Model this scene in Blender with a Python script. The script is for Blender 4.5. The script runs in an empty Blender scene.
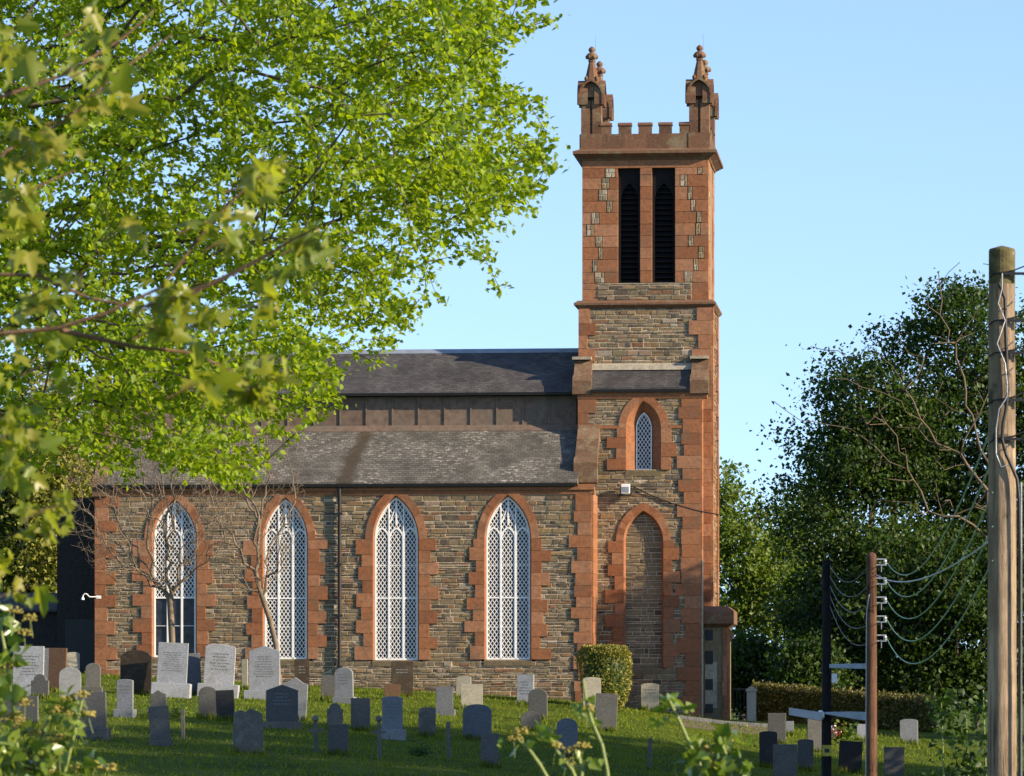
import bpy, bmesh, math, random
import numpy as np
from mathutils import Vector, Matrix
R = math.radians
rnd = random.Random(7)
nr = np.random.default_rng(11)
SC = bpy.context.scene
COL = SC.collection
F = 4275.0                      # focal length in pixels of the photograph
HZ = 690.0                      # row of the horizon
# ------------------------------------------------------------------ camera
cam = bpy.data.cameras.new('camera'); camo = bpy.data.objects.new('camera', cam); COL.objects.link(camo)
cam.sensor_width = 36.0; cam.lens = F / 1024 * 36; cam.shift_y = (HZ - 388) / 1024
cam.clip_start = 0.5; cam.clip_end = 6000
camo.location = (0, 0, 0); camo.rotation_euler = (R(90), 0, 0)
cam.dof.use_dof = True; cam.dof.focus_distance = 148; cam.dof.aperture_fstop = 13
SC.camera = camo
# ------------------------------------------------------------------ light
SUN_EL, SUN_AZ = 22.0, 67.0     # azimuth measured from the camera's back towards its right
w = bpy.data.worlds.new('World'); SC.world = w; w.use_nodes = True
nt = w.node_tree; nt.nodes.clear()
out = nt.nodes.new('ShaderNodeOutputWorld'); bg = nt.nodes.new('ShaderNodeBackground')
sky = nt.nodes.new('ShaderNodeTexSky'); sky.sky_type = 'NISHITA'; sky.sun_disc = False
sky.sun_elevation = R(SUN_EL); sky.sun_rotation = R(180 - SUN_AZ)
sky.air_density = 1.0; sky.dust_density = 0.3; sky.ozone_density = 2.8; sky.altitude = 200
tc = nt.nodes.new('ShaderNodeTexCoord')
mp = nt.nodes.new('ShaderNodeVectorMath'); mp.operation = 'ADD'; mp.inputs[1].default_value = (0, 0, 0.115)
nm = nt.nodes.new('ShaderNodeVectorMath'); nm.operation = 'NORMALIZE'
nt.links.new(tc.outputs['Generated'], mp.inputs[0]); nt.links.new(mp.outputs[0], nm.inputs[0])
nt.links.new(nm.outputs[0], sky.inputs['Vector'])
tn = nt.nodes.new('ShaderNodeMix'); tn.data_type = 'RGBA'; tn.blend_type = 'MULTIPLY'; tn.inputs[0].default_value = 1.0; tn.inputs[7].default_value = (1.03, .978, 1.0, 1)
nt.links.new(sky.outputs[0], tn.inputs[6]); nt.links.new(tn.outputs[2], bg.inputs[0]); nt.links.new(bg.outputs[0], out.inputs[0])
bg.inputs[1].default_value = 0.148
sun = bpy.data.lights.new('sun', 'SUN'); suno = bpy.data.objects.new('sun', sun); COL.objects.link(suno)
sun.energy = 5.0; sun.angle = R(0.5); sun.color = (1.0, 0.83, 0.60)
SD = Vector((math.cos(R(SUN_EL)) * math.sin(R(SUN_AZ)), -math.cos(R(SUN_EL)) * math.cos(R(SUN_AZ)), math.sin(R(SUN_EL))))
suno.rotation_euler = SD.to_track_quat('Z', 'Y').to_euler()
suno.location = SD * 200
VS = SC.view_settings; SC.display_settings.display_device = 'sRGB'
VS.view_transform = 'Standard'; VS.look = 'None'; VS.exposure = 1.0; VS.gamma = 1.0; VS.use_curve_mapping = False
SC.cycles.max_bounces = 8; SC.cycles.transparent_max_bounces = 8
# ------------------------------------------------------------------ helpers
def tag(o, label=None, cat=None, group=None, kind=None):
    if label: o['label'] = label
    if cat: o['category'] = cat
    if group: o['group'] = group
    if kind: o['kind'] = kind
    return o
def empty(name, loc=(0, 0, 0), rz=0.0):
    o = bpy.data.objects.new(name, None); COL.objects.link(o)
    o.location = loc; o.rotation_euler = (0, 0, rz); o.empty_display_size = .2
    return o
class MB:
    """collects faces (with a tint per face and a material slot) and links them as ONE mesh object"""
    def __init__(s): s.v = []; s.f = []; s.t = []; s.m = []; s.sm = []
    def add(s, vs, fs, t=0.5, m=0, smooth=False):
        b = len(s.v); s.v.extend([tuple(p) for p in vs])
        for f in fs: s.f.append(tuple(b + i for i in f)); s.t.append(t); s.m.append(m); s.sm.append(smooth)
    def box(s, x0, x1, y0, y1, z0, z1, t=0.5, m=0):
        s.add([(x0,y0,z0),(x1,y0,z0),(x1,y1,z0),(x0,y1,z0),(x0,y0,z1),(x1,y0,z1),(x1,y1,z1),(x0,y1,z1)],
              [(0,3,2,1),(4,5,6,7),(0,1,5,4),(1,2,6,5),(2,3,7,6),(3,0,4,7)], t, m)
    def prism(s, prof, a, b, fn, t=0.5, m=0, caps=True):
        """profile (p,q) swept from a to b; fn(p,q,s) -> xyz"""
        n = len(prof)
        vs = [fn(p, q, a) for p, q in prof] + [fn(p, q, b) for p, q in prof]
        fs = [(i, (i+1) % n, n + (i+1) % n, n + i) for i in range(n)]
        if caps: fs += [tuple(range(n))[::-1], tuple(range(n, 2*n))]
        s.add(vs, fs, t, m)
    def along_u(s, prof, a, b, t=0.5, m=0): s.prism(prof, a, b, lambda p, q, k: (k, p, q), t, m)     # profile in (v,w)
    def along_v(s, prof, a, b, t=0.5, m=0): s.prism(prof, a, b, lambda p, q, k: (p, k, q), t, m)     # profile in (u,w)
    def tube(s, pts, rad, n=6, t=0.5, m=0, cap=True):
        pts = [Vector(p) for p in pts]; k = len(pts)
        if not hasattr(rad, '__len__'): rad = [rad] * k
        vs = []; prev = None
        for i, p in enumerate(pts):
            d = (pts[min(i+1, k-1)] - pts[max(i-1, 0)]).normalized()
            if prev is None:
                a = d.orthogonal().normalized()
            else:
                a = (prev - d * prev.dot(d)).normalized()
            prev = a; b = d.cross(a)
            for j in range(n):
                an = 2*math.pi*j/n
                vs.append(p + (a*math.cos(an) + b*math.sin(an)) * rad[i])
        fs = [(i*n+j, i*n+(j+1) % n, (i+1)*n+(j+1) % n, (i+1)*n+j) for i in range(k-1) for j in range(n)]
        s.add(vs, fs, t, m, True)
        if cap: s.add(vs[:n], [tuple(range(n))[::-1]], t, m); s.add(vs[-n:], [tuple(range(n))], t, m)
    def lathe(s, prof, c, n=12, t=0.5, m=0, rot=0.0, smooth=True):
        vs = [(c[0]+r*math.cos(2*math.pi*j/n+rot), c[1]+r*math.sin(2*math.pi*j/n+rot), c[2]+z) for r, z in prof for j in range(n)]
        k = len(prof)
        s.add(vs, [(i*n+j, i*n+(j+1) % n, (i+1)*n+(j+1) % n, (i+1)*n+j) for i in range(k-1) for j in range(n)], t, m, smooth)
        s.add(vs[:n], [tuple(range(n))[::-1]], t, m); s.add(vs[-n:], [tuple(range(n))], t, m)
    def build(s, name, mats, parent=None, bevel=0):
        me = bpy.data.meshes.new(name); me.from_pydata(s.v, [], s.f)
        if not isinstance(mats, (list, tuple)): mats = [mats]
        for m in mats: me.materials.append(m)
        me.polygons.foreach_set('material_index', s.m)
        me.polygons.foreach_set('use_smooth', s.sm)
        a = me.attributes.new('tint', 'FLOAT', 'FACE'); a.data.foreach_set('value', s.t)
        me.update()
        o = bpy.data.objects.new(name, me); COL.objects.link(o)
        if bevel:
            bm = bmesh.new(); bm.from_mesh(me); bmesh.ops.recalc_face_normals(bm, faces=[f for f in bm.faces if f.material_index == 0])
            bmesh.ops.bevel(bm, geom=[e for e in bm.edges if all(f.material_index == 0 for f in e.link_faces)], offset=bevel, segments=2, affect='EDGES', profile=.6); bm.to_mesh(me); bm.free()
        if parent: o.parent = parent
        return o
# ------------------------------------------------------------------ materials
def nodes(name, rough=0.85, spec=0.3):
    m = bpy.data.materials.new(name); m.use_nodes = True
    n = m.node_tree; p = n.nodes['Principled BSDF']
    p.inputs['Roughness'].default_value = rough; p.inputs['Specular IOR Level'].default_value = spec
    return m, n, p
def N(n, typ, **kw):
    x = n.nodes.new(typ)
    for k, v in kw.items():
        if k in x.inputs.keys(): x.inputs[k].default_value = v
        else: setattr(x, k, v)
    return x
def ramp(n, fac, stops, interp='LINEAR'):
    r = n.nodes.new('ShaderNodeValToRGB'); r.color_ramp.interpolation = interp
    e = r.color_ramp.elements
    while len(e) < len(stops): e.new(0.5)
    for x, (p, c) in zip(e, stops):
        x.position = p; x.color = (c[0], c[1], c[2], 1) if hasattr(c, '__len__') else (c, c, c, 1)
    n.links.new(fac, r.inputs[0]); return r.outputs[0]
def coords(n, scale=(1, 1, 1), kind='Object'):
    t = n.nodes.new('ShaderNodeTexCoord'); mpn = n.nodes.new('ShaderNodeMapping')
    mpn.inputs['Scale'].default_value = scale; n.links.new(t.outputs[kind], mpn.inputs[0]); return mpn.outputs[0]
def noise(n, vec, scale, detail=4, rough=0.55, dist=0.0):
    x = N(n, 'ShaderNodeTexNoise', Scale=scale, Detail=detail, Roughness=rough, Distortion=dist); n.links.new(vec, x.inputs['Vector']); return x.outputs[0]
def mix(n, a, b, fac, mode='MIX'):
    x = n.nodes.new('ShaderNodeMix'); x.data_type = 'RGBA'; x.blend_type = mode
    for s, i in ((fac, 0), (a, 6), (b, 7)):
        if hasattr(s, 'is_output'): n.links.new(s, x.inputs[i])
        elif hasattr(s, '__len__'): x.inputs[i].default_value = (*s[:3], 1)
        else: x.inputs[i].default_value = s
    return x.outputs[2]
def bump(n, p, h, strength=0.4, dist=0.02):
    b = N(n, 'ShaderNodeBump', Strength=strength, Distance=dist); n.links.new(h, b.inputs['Height']); n.links.new(b.outputs[0], p.inputs['Normal'])
def tintnode(n): return N(n, 'ShaderNodeAttribute', attribute_name='tint').outputs['Fac']
def flat(name, c, rough=0.6, spec=0.4, metal=0.0, var=0.25, sc=6.0, bmp=0.15):
    m, n, p = nodes(name, rough, spec); p.inputs['Metallic'].default_value = metal
    v = coords(n); f = noise(n, v, sc, 5)
    col = ramp(n, f, [(0.25, [x*(1-var) for x in c]), (0.75, [min(1, x*(1+var)) for x in c])])
    n.links.new(col, p.inputs['Base Color'])
    if bmp: bump(n, p, noise(n, v, sc*6, 4), bmp, .01)
    return m
def stone_mat(name, stops, blot=None, blotamt=0.5, sc=1.0, bstr=0.5):
    """stone: colour of each block from its tint, then grain, blotches and bump"""
    m, n, p = nodes(name, 0.92, 0.15); v = coords(n)
    c = ramp(n, tintnode(n), stops)
    g = noise(n, v, 9*sc, 6, .65)
    c = mix(n, c, ramp(n, g, [(.25, .45), (.5, 1.0), (.8, 1.45)]), 0.75, 'MULTIPLY')
    if blot:
        b = ramp(n, noise(n, v, 1.3*sc, 6, .7), [(.50, 0), (.68, 1)])
        x = n.nodes.new('ShaderNodeMath'); x.operation = 'MULTIPLY'; x.inputs[1].default_value = blotamt
        n.links.new(b, x.inputs[0]); c = mix(n, c, blot, x.outputs[0])
    n.links.new(c, p.inputs['Base Color'])
    bump(n, p, noise(n, v, 14*sc, 8, .7), bstr, .03)
    return m
M = {}
M['rubble'] = stone_mat('rubble stone', [(0, (.075, .058, .042)), (.2, (.15, .113, .068)), (.42, (.21, .155, .085)), (.6, (.165, .13, .085)), (.75, (.24, .168, .082)), (.9, (.18, .09, .05)), (1, (.33, .28, .205))], (.22, .18, .12), .35)
M['mortar'] = stone_mat('lime mortar', [(0, (.38, .31, .22)), (1, (.52, .43, .31))], (.2, .17, .12), .5)
M['sand'] = stone_mat('red sandstone', [(0, (.20, .082, .04)), (.5, (.27, .112, .052)), (1, (.31, .155, .085))], (.165, .098, .06), .8, 1, .35)
M['sandw'] = stone_mat('weathered red sandstone', [(0, (.10, .055, .035)), (.5, (.155, .082, .048)), (1, (.215, .115, .068))], (.20, .175, .105), .85, 1.6, .4)
M['cream'] = stone_mat('cream stone', [(0, (.28, .24, .17)), (1, (.38, .33, .25))], (.25, .22, .16), .5)
M['skew'] = stone_mat('brown skew stone', [(0, (.12, .07, .042)), (1, (.18, .11, .065))], (.26, .22, .14), .6, 1.4)
M['sill'] = stone_mat('mossy sill stone', [(0, (.13, .10, .06)), (1, (.18, .14, .08))], (.13, .14, .06), .6)
M['shadewall'] = stone_mat('shade-coloured wall', [(0, (.03, .028, .025)), (1, (.045, .042, .038))], (.03, .03, .028), .4)  # the church's shade is put into this near-black wall colour
def slate(name, a, b, fleck, famt, dark_band=None):
    m, n, p = nodes(name, 0.72, 0.25); v = coords(n)
    sx = n.nodes.new('ShaderNodeSeparateXYZ'); n.links.new(v, sx.inputs[0])
    cx = n.nodes.new('ShaderNodeCombineXYZ'); ml = N(n, 'ShaderNodeMath', operation='MULTIPLY'); ml.inputs[1].default_value = 1.52
    n.links.new(sx.outputs[0], cx.inputs[0]); n.links.new(sx.outputs[2], ml.inputs[0]); n.links.new(ml.outputs[0], cx.inputs[1])
    br = n.nodes.new('ShaderNodeTexBrick'); n.links.new(cx.outputs[0], br.inputs['Vector'])
    br.inputs['Scale'].default_value = 1.0; br.inputs['Brick Width'].default_value = .21; br.inputs['Row Height'].default_value = .115
    br.inputs['Mortar Size'].default_value = .008; br.inputs['Bias'].default_value = 0.0; br.inputs['Mortar Smooth'].default_value = .2
    br.inputs['Color1'].default_value = (*a, 1); br.inputs['Color2'].default_value = (*b, 1); br.inputs['Mortar'].default_value = (.035, .034, .033, 1)
    c = mix(n, br.outputs[0], ramp(n, noise(n, v, 1.1, 5, .6), [(.3, .6), (.7, 1.35)]), .8, 'MULTIPLY')
    mv = N(n, 'ShaderNodeMapping'); mv.inputs['Scale'].default_value = (.55, 1.3, 1); n.links.new(cx.outputs[0], mv.inputs[0]); fl = noise(n, mv.outputs[0], 8.5, 3, .7)
    msk = ramp(n, fl, [(.56, 0), (.64, 1)]); area = ramp(n, noise(n, v, .55, 3, .5), [(.42, 0), (.6, 1)])
    fm = mix(n, msk, area, 1.0, 'MULTIPLY')
    x = N(n, 'ShaderNodeMath', operation='MULTIPLY'); x.inputs[1].default_value = famt; n.links.new(fm, x.inputs[0])
    c = mix(n, c, fleck, x.outputs[0])
    if dark_band:                                         # a darker brown band slanting down the slope
        x0, z0, sl = dark_band; ma = N(n, 'ShaderNodeMath', operation='MULTIPLY_ADD'); n.links.new(sx.outputs[2], ma.inputs[0]); ma.inputs[1].default_value = -sl; ma.inputs[2].default_value = sl*z0-x0
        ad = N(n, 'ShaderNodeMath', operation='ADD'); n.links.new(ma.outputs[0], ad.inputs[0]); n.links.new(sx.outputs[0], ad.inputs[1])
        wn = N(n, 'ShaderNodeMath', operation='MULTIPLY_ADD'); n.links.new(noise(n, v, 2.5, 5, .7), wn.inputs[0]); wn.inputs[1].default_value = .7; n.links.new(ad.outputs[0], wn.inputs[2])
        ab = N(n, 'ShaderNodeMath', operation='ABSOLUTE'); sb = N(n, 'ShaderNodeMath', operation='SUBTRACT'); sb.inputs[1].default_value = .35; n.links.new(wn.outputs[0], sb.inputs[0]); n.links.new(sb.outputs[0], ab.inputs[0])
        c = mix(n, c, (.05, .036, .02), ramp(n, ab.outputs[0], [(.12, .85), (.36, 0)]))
    n.links.new(c, p.inputs['Base Color'])
    h = mix(n, br.outputs[0], br.outputs['Fac'], .5)
    bump(n, p, mix(n, h, noise(n, v, 18, 5, .6), .35), .7, .02)
    return m
M['slate2'] = slate('dark slate', (.05, .045, .043), (.08, .072, .067), (.25, .22, .2), .3)
M['lead'] = flat('lead ridge', (.20, .23, .27), .45, .5, 0, .2, 3)
M['panel'] = stone_mat('weathered copper sheet', [(0, (.125, .085, .062)), (1, (.17, .122, .09))], (.10, .105, .08), .7, .6, .15)
M['iron'] = flat('black iron', (.012, .012, .013), .5, .4)
M['white'] = flat('white paint', (.80, .78, .74), .45, .4, 0, .06, 4, .05)
M['louvre'] = flat('dark louvre slate', (.006, .006, .006), .7, .2)
m_, n_, p_ = nodes('window glass', .12, .22); n_.links.new(ramp(n_, noise(n_, coords(n_), 5, 3), [(.3, (.010, .012, .018)), (.7, (.035, .04, .055))]), p_.inputs['Base Color'])
bump(n_, p_, noise(n_, coords(n_), 3.5, 2), .25, .02); M['glass'] = m_
# ------------------------------------------------------------------ measuring (metres from the photograph at a known distance)
def P(px, py, Y): return Vector(((px-512)*Y/F, Y, (HZ-py)*Y/F))
AL = R(5.6); CA, SA = math.cos(AL), math.sin(AL)
OX, OY = (592-512)/28.5, 150.0
def U(px, v=0.0):
    k = (px-512)/F
    return (k*(OY+v*CA) - OX - v*SA) / (CA + k*SA)
def W(py, u=-5.0, v=0.0): return (HZ-py)*(OY-u*SA+v*CA)/F
def smooth(a, b, x):
    t = max(0, min(1, (x-a)/(b-a))); return t*t*(3-2*t)
ZX = [-200, -60, -18, -14.6, -4.1, 1.7, 7.3, 13.6, 60, 200]; ZZ = [3, 1.5, .75, .55, .02, -.33, -1.03, -1.45, -2.2, -3]
def ground(x, y):
    z = float(np.interp(x, ZX, ZZ))
    k = min(max(150-y, 0), 80)
    z1 = z - .046*k
    if y < 70: z1 = z1*smooth(5, 70, y) + (-1.75)*(1-smooth(5, 70, y))
    if y > 152: z1 = z1*(1-smooth(152, 260, y)) + (-2.2)*smooth(152, 260, y)
    return z1
def onground(px, py):
    Y = 152.0
    while Y > 60:
        x = (px-512)*Y/F
        if (HZ-py)*Y/F >= ground(x, Y): break
        Y -= .1
    return Y
# ================================================================== ground
def strip(name, xs, ys, dz, mat):
    mb = MB(); vs = [(x, y, ground(x, y)+dz) for y in ys for x in xs]; k = len(xs)
    mb.add(vs, [(j*k+i, j*k+i+1, (j+1)*k+i+1, (j+1)*k+i) for j in range(len(ys)-1) for i in range(k-1)], .5, 0, True)
    return mb.build(name, mat)
m_, n_, p_ = nodes('grass ground', .95, .1); v_ = coords(n_)
c_ = ramp(n_, noise(n_, v_, .35, 6, .65), [(.3, (.03, .05, .004)), (.5, (.062, .095, .005)), (.7, (.115, .135, .012))])
c_ = mix(n_, c_, (.12, .095, .04), ramp(n_, noise(n_, v_, .9, 7, .7), [(.58, 0), (.70, .75)]))
c_ = mix(n_, c_, ramp(n_, noise(n_, v_, 4.0, 6, .7), [(.3, .6), (.7, 1.3)]), .8, 'MULTIPLY')
n_.links.new(c_, p_.inputs['Base Color']); bump(n_, p_, noise(n_, v_, 9, 6, .7), .8, .08); M['grass'] = m_
gx = sorted(set([-3000, -1200, -500, -200, -120, -80] + [x*1.5 for x in range(-40, 54)] + [90, 120, 200, 500, 1200, 3000]))
gy = sorted(set([-200, -60, -20, 0, 5] + [8+4*i for i in range(22)] + [92+1.5*i for i in range(44)] + [165, 180, 200, 230, 260, 320, 500, 1000, 2500, 5000]))
tag(strip('ground', gx, gy, 0, M['grass']), kind='structure')
M['gravel'] = flat('gravel', (.13, .105, .072), .95, .1, 0, .35, 5, .6)
xs_ = [5.6+.4*i for i in range(10)]; ys_ = [141.5+.5*i for i in range(11)]
tag(strip('path', xs_, ys_, .006, M['gravel']), kind='structure')
M['kerb'] = stone_mat('kerb stone', [(0, (.16, .155, .15)), (1, (.24, .235, .22))])
kb = MB()
for i in range(9):
    xa = 5.6+.42*i; xb_ = xa+.412; za, zb_ = ground(xa, 147), ground(xb_, 147)
    kb.add([(xa, 146.6, za-.1), (xb_, 146.6, zb_-.1), (xb_, 146.8, zb_-.1), (xa, 146.8, za-.1), (xa, 146.6, za+.11), (xb_, 146.6, zb_+.11), (xb_, 146.8, zb_+.11), (xa, 146.8, za+.11)], [(0,3,2,1),(4,5,6,7),(0,1,5,4),(1,2,6,5),(2,3,7,6),(3,0,4,7)], rnd.random())
tag(kb.build('kerb', M['kerb'], None, .01), kind='structure')
# ================================================================== church
church = empty('church', (OX, OY, 0), -AL)
tag(church, 'red sandstone and rubble parish church with a tall battlemented square tower', 'church')
ch = church
# mapping helpers for a plane: front (facing -v) at depth v ; right (facing +u) at u
def fr(v): return lambda a, b, d: (a, v-d, b)          # a=u, b=w, d = out of the wall
def rt(u): return lambda a, b, d: (u+d, a, b)          # a=v
def block(mb, mapf, a0, a1, b0, b1, d0, d1, t, m=0, ins=.015, jit=.012):
    """one stone: outer rectangle at depth d0, slightly smaller jittered face at depth d1"""
    J = lambda: rnd.uniform(-jit, jit)
    A = [(a0,b0),(a1,b0),(a1,b1),(a0,b1)]; B = [(a0+ins,b0+ins),(a1-ins,b0+ins),(a1-ins,b1-ins),(a0+ins,b1-ins)]
    vs = [mapf(p, q, d0) for p, q in A] + [mapf(p+J()*.5, q+J()*.5, d1+J()) for p, q in B]
    mb.add(vs, [(4,5,6,7),(0,1,5,4),(1,2,6,5),(2,3,7,6),(3,0,4,7)], t, m)
def free(a0, a1, ex):
    """intervals of [a0,a1] outside the excluded ones"""
    iv = [(a0, a1)]
    for e0, e1 in ex:
        nv = []
        for p, q in iv:
            if e1 <= p or e0 >= q: nv.append((p, q)); continue
            if e0 > p: nv.append((p, e0))
            if e1 < q: nv.append((e1, q))
        iv = nv
    return [x for x in iv if x[1]-x[0] > .02]
def rubble(name, mapf, a0, a1, b0, b1, excl=lambda b: [], hs=(.06, .22), ls=(.14, .56), parent=None, tint=(0, 1)):
    mb = MB(); b = b0
    while b < b1-.02:
        h = min(rnd.uniform(*hs), b1-b)
        ex = excl(b+h/2)
        for p, q in free(a0, a1, ex):
            vs = [mapf(p, b, 0), mapf(q, b, 0), mapf(q, b+h, 0), mapf(p, b+h, 0)]
            mb.add(vs, [(0,1,2,3)], rnd.random(), 1)
            a = p
            while a < q-.01:
                l = rnd.uniform(*ls)*(.7+.6*h/.14*.5)
                if q-(a+l) < .12: l = q-a
                e = min(a+l, q)
                if h > .15 and l < .5 and rnd.random() < .35:       # a pair of thin snecks in one course
                    k = rnd.uniform(.4, .6)*h
                    block(mb, mapf, a+.006, e-.006, b+.006, b+k-.005, 0, rnd.uniform(.008, .03), rnd.uniform(*tint))
                    block(mb, mapf, a+.006, e-.006, b+k+.005, b+h-.006, 0, rnd.uniform(.008, .03), rnd.uniform(*tint))
                else:
                    block(mb, mapf, a+.012, e-.012, b+.012, b+h-.012, 0, rnd.uniform(.008, .032), rnd.uniform(*tint))
                a = e
        b += h
    return mb.build(name, [M['rubble'], M['mortar']], parent or ch)
def arch(h, base, spring, rise, off=0.0, n=14):
    """outline of a two-centred arch, half width h, from bottom left over the apex to bottom right"""
    rr = (h*h+rise*rise)/(2*h); cx = rr-h; r2 = rr+off; ap = math.sqrt(max(r2*r2-cx*cx, 1e-6))
    a1 = math.atan2(ap, -cx); L = []
    for i in range(n+1):
        a = math.pi + (a1-math.pi)*i/n
        L.append((cx+r2*math.cos(a), spring+r2*math.sin(a)))
    L[-1] = (0.0, spring+ap)
    rg = [(-x, z) for x, z in L[:-1]][::-1]
    return [(-h-off, base)] + L + rg + [(h+off, base)]
def arch_half(h, spring, rise, off, wv):
    """half width of the outline at height wv (0 above it)"""
    if wv <= spring: return h+off
    rr = (h*h+rise*rise)/(2*h); cx = rr-h; r2 = rr+off; q = r2*r2-(wv-spring)**2
    return max(0.0, math.sqrt(q)-cx) if q > 0 else 0.0
def surround(parent, mapf, uc, h, base, spring, rise, splay, depth, ring=.27, qlong=.62, name='stone_surround', qh=.44, out=.062, sill=True):
    """dressed stone surround: voussoirs, alternating jamb blocks, splayed reveal, sill"""
    mb = MB(); g = .004
    A = arch(h, base, spring, rise, splay); Bo = arch(h, base, spring, rise, splay+ring); C = arch(h, base, spring, rise, 0.0)
    n = len(A)
    # voussoirs in groups of two outline segments
    for i in range(1, n-2, 2):
        q = [i, i+1, i+2] if i+2 <= n-2 else [i, i+1]
        ia = [A[k] for k in q]; oa = [Bo[k] for k in q]; t = rnd.random(); d = out+rnd.uniform(-.004, .004)
        poly = ia + oa[::-1]
        cxp = sum(p[0] for p in poly)/len(poly); czp = sum(p[1] for p in poly)/len(poly)
        sh = [(p[0]+(cxp-p[0])*.005, p[1]+(czp-p[1])*.005) for p in poly]; k = len(poly)
        vs = [mapf(uc+p[0], p[1], d) for p in sh] + [mapf(uc+p[0], p[1], -.03) for p in sh]
        mb.add(vs, [tuple(range(k))] + [(j, (j+1) % k, k+(j+1) % k, k+j) for j in range(k)], t)
    # jamb blocks
    for sgn in (-1, 1):
        b = base; i = 0 if rnd.random() < .5 else 1
        while b < spring-.05:
            e = b+qh*rnd.uniform(.85, 1.15)
            if spring-e < .22: e = spring
            l = (qlong if i % 2 else ring+.10)*rnd.uniform(.82, 1.15)
            x0, x1 = sorted((sgn*(h+splay), sgn*(h+splay+l)))
            block(mb, mapf, uc+x0, uc+x1, b+.0015, e-.0015, -.03, out+rnd.uniform(-.003, .003), rnd.random(), 0, .004, .001)
            b = e; i += 1
    # splayed reveal
    for i in range(n-1):
        t = .35+.3*rnd.random() if i % 2 == 0 else t
        vs = [mapf(uc+A[i][0], A[i][1], out-.006), mapf(uc+A[i+1][0], A[i+1][1], out-.006), mapf(uc+C[i+1][0], C[i+1][1], -depth), mapf(uc+C[i][0], C[i][1], -depth)]
        mb.add(vs, [(0,1,2,3)], t)
    o = mb.build(name, M['sand'], parent)
    if sill:
        s = MB(); x = h+splay+.02
        vs = [mapf(uc+a, b, d) for a in (-x, x) for b, d in ((base-.22, -.03), (base-.22, .035), (base-.05, .045), (base+.02, -depth-.02))]
        s.add(vs, [(0,1,2,3),(4,7,6,5),(0,4,5,1),(1,5,6,2),(2,6,7,3),(3,7,4,0)], .5)
        s.build('sill', M['sill'], parent)
    return o
def bar2(mb, mapf, p, q, wd, d0, d1, t=.5):
    """flat bar from p to q in a wall plane"""
    dx, dz = q[0]-p[0], q[1]-p[1]; L = math.hypot(dx, dz)
    if L < 1e-5: return
    nx, nz = -dz/L*wd/2, dx/L*wd/2
    c = [(p[0]+nx, p[1]+nz), (p[0]-nx, p[1]-nz), (q[0]-nx, q[1]-nz), (q[0]+nx, q[1]+nz)]
    mb.add([mapf(a, b, d0) for a, b in c] + [mapf(a, b, d1) for a, b in c], [(4,5,6,7),(0,1,5,4),(1,2,6,5),(2,3,7,6),(3,0,4,7)], t)
def lattice(mb, mapf, uc, h, base, spring, rise, px_, pz_, wd, d0, d1, low=None):
    """diamond lattice clipped to the arch outline"""
    z0 = base if low is None else low; top = spring+rise
    sl = pz_/px_; L = math.hypot(px_, pz_)
    inside = lambda x, z: z > z0 and abs(x) < arch_half(h, spring, rise, -.012, z)
    for sg in (1, -1):
        k = -int((2*h+(top-z0)/sl)/px_)-1
        while k*px_ < 2*h+(top-z0)/sl+px_:
            # line x = k*px + sg*(z-z0)/sl
            run = None; st = .02; z = z0+.001
            while z <= top+.02:
                x = k*px_ + sg*(z-z0)/sl
                ok = inside(x, z)
                if ok and run is None: run = (x, z)
                if (not ok) and run is not None:
                    bar2(mb, mapf, (uc+run[0], run[1]), (uc+k*px_+sg*(z-st-z0)/sl, z-st), wd, d0, d1, .5); run = None
                z += st
            k += 1
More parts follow.
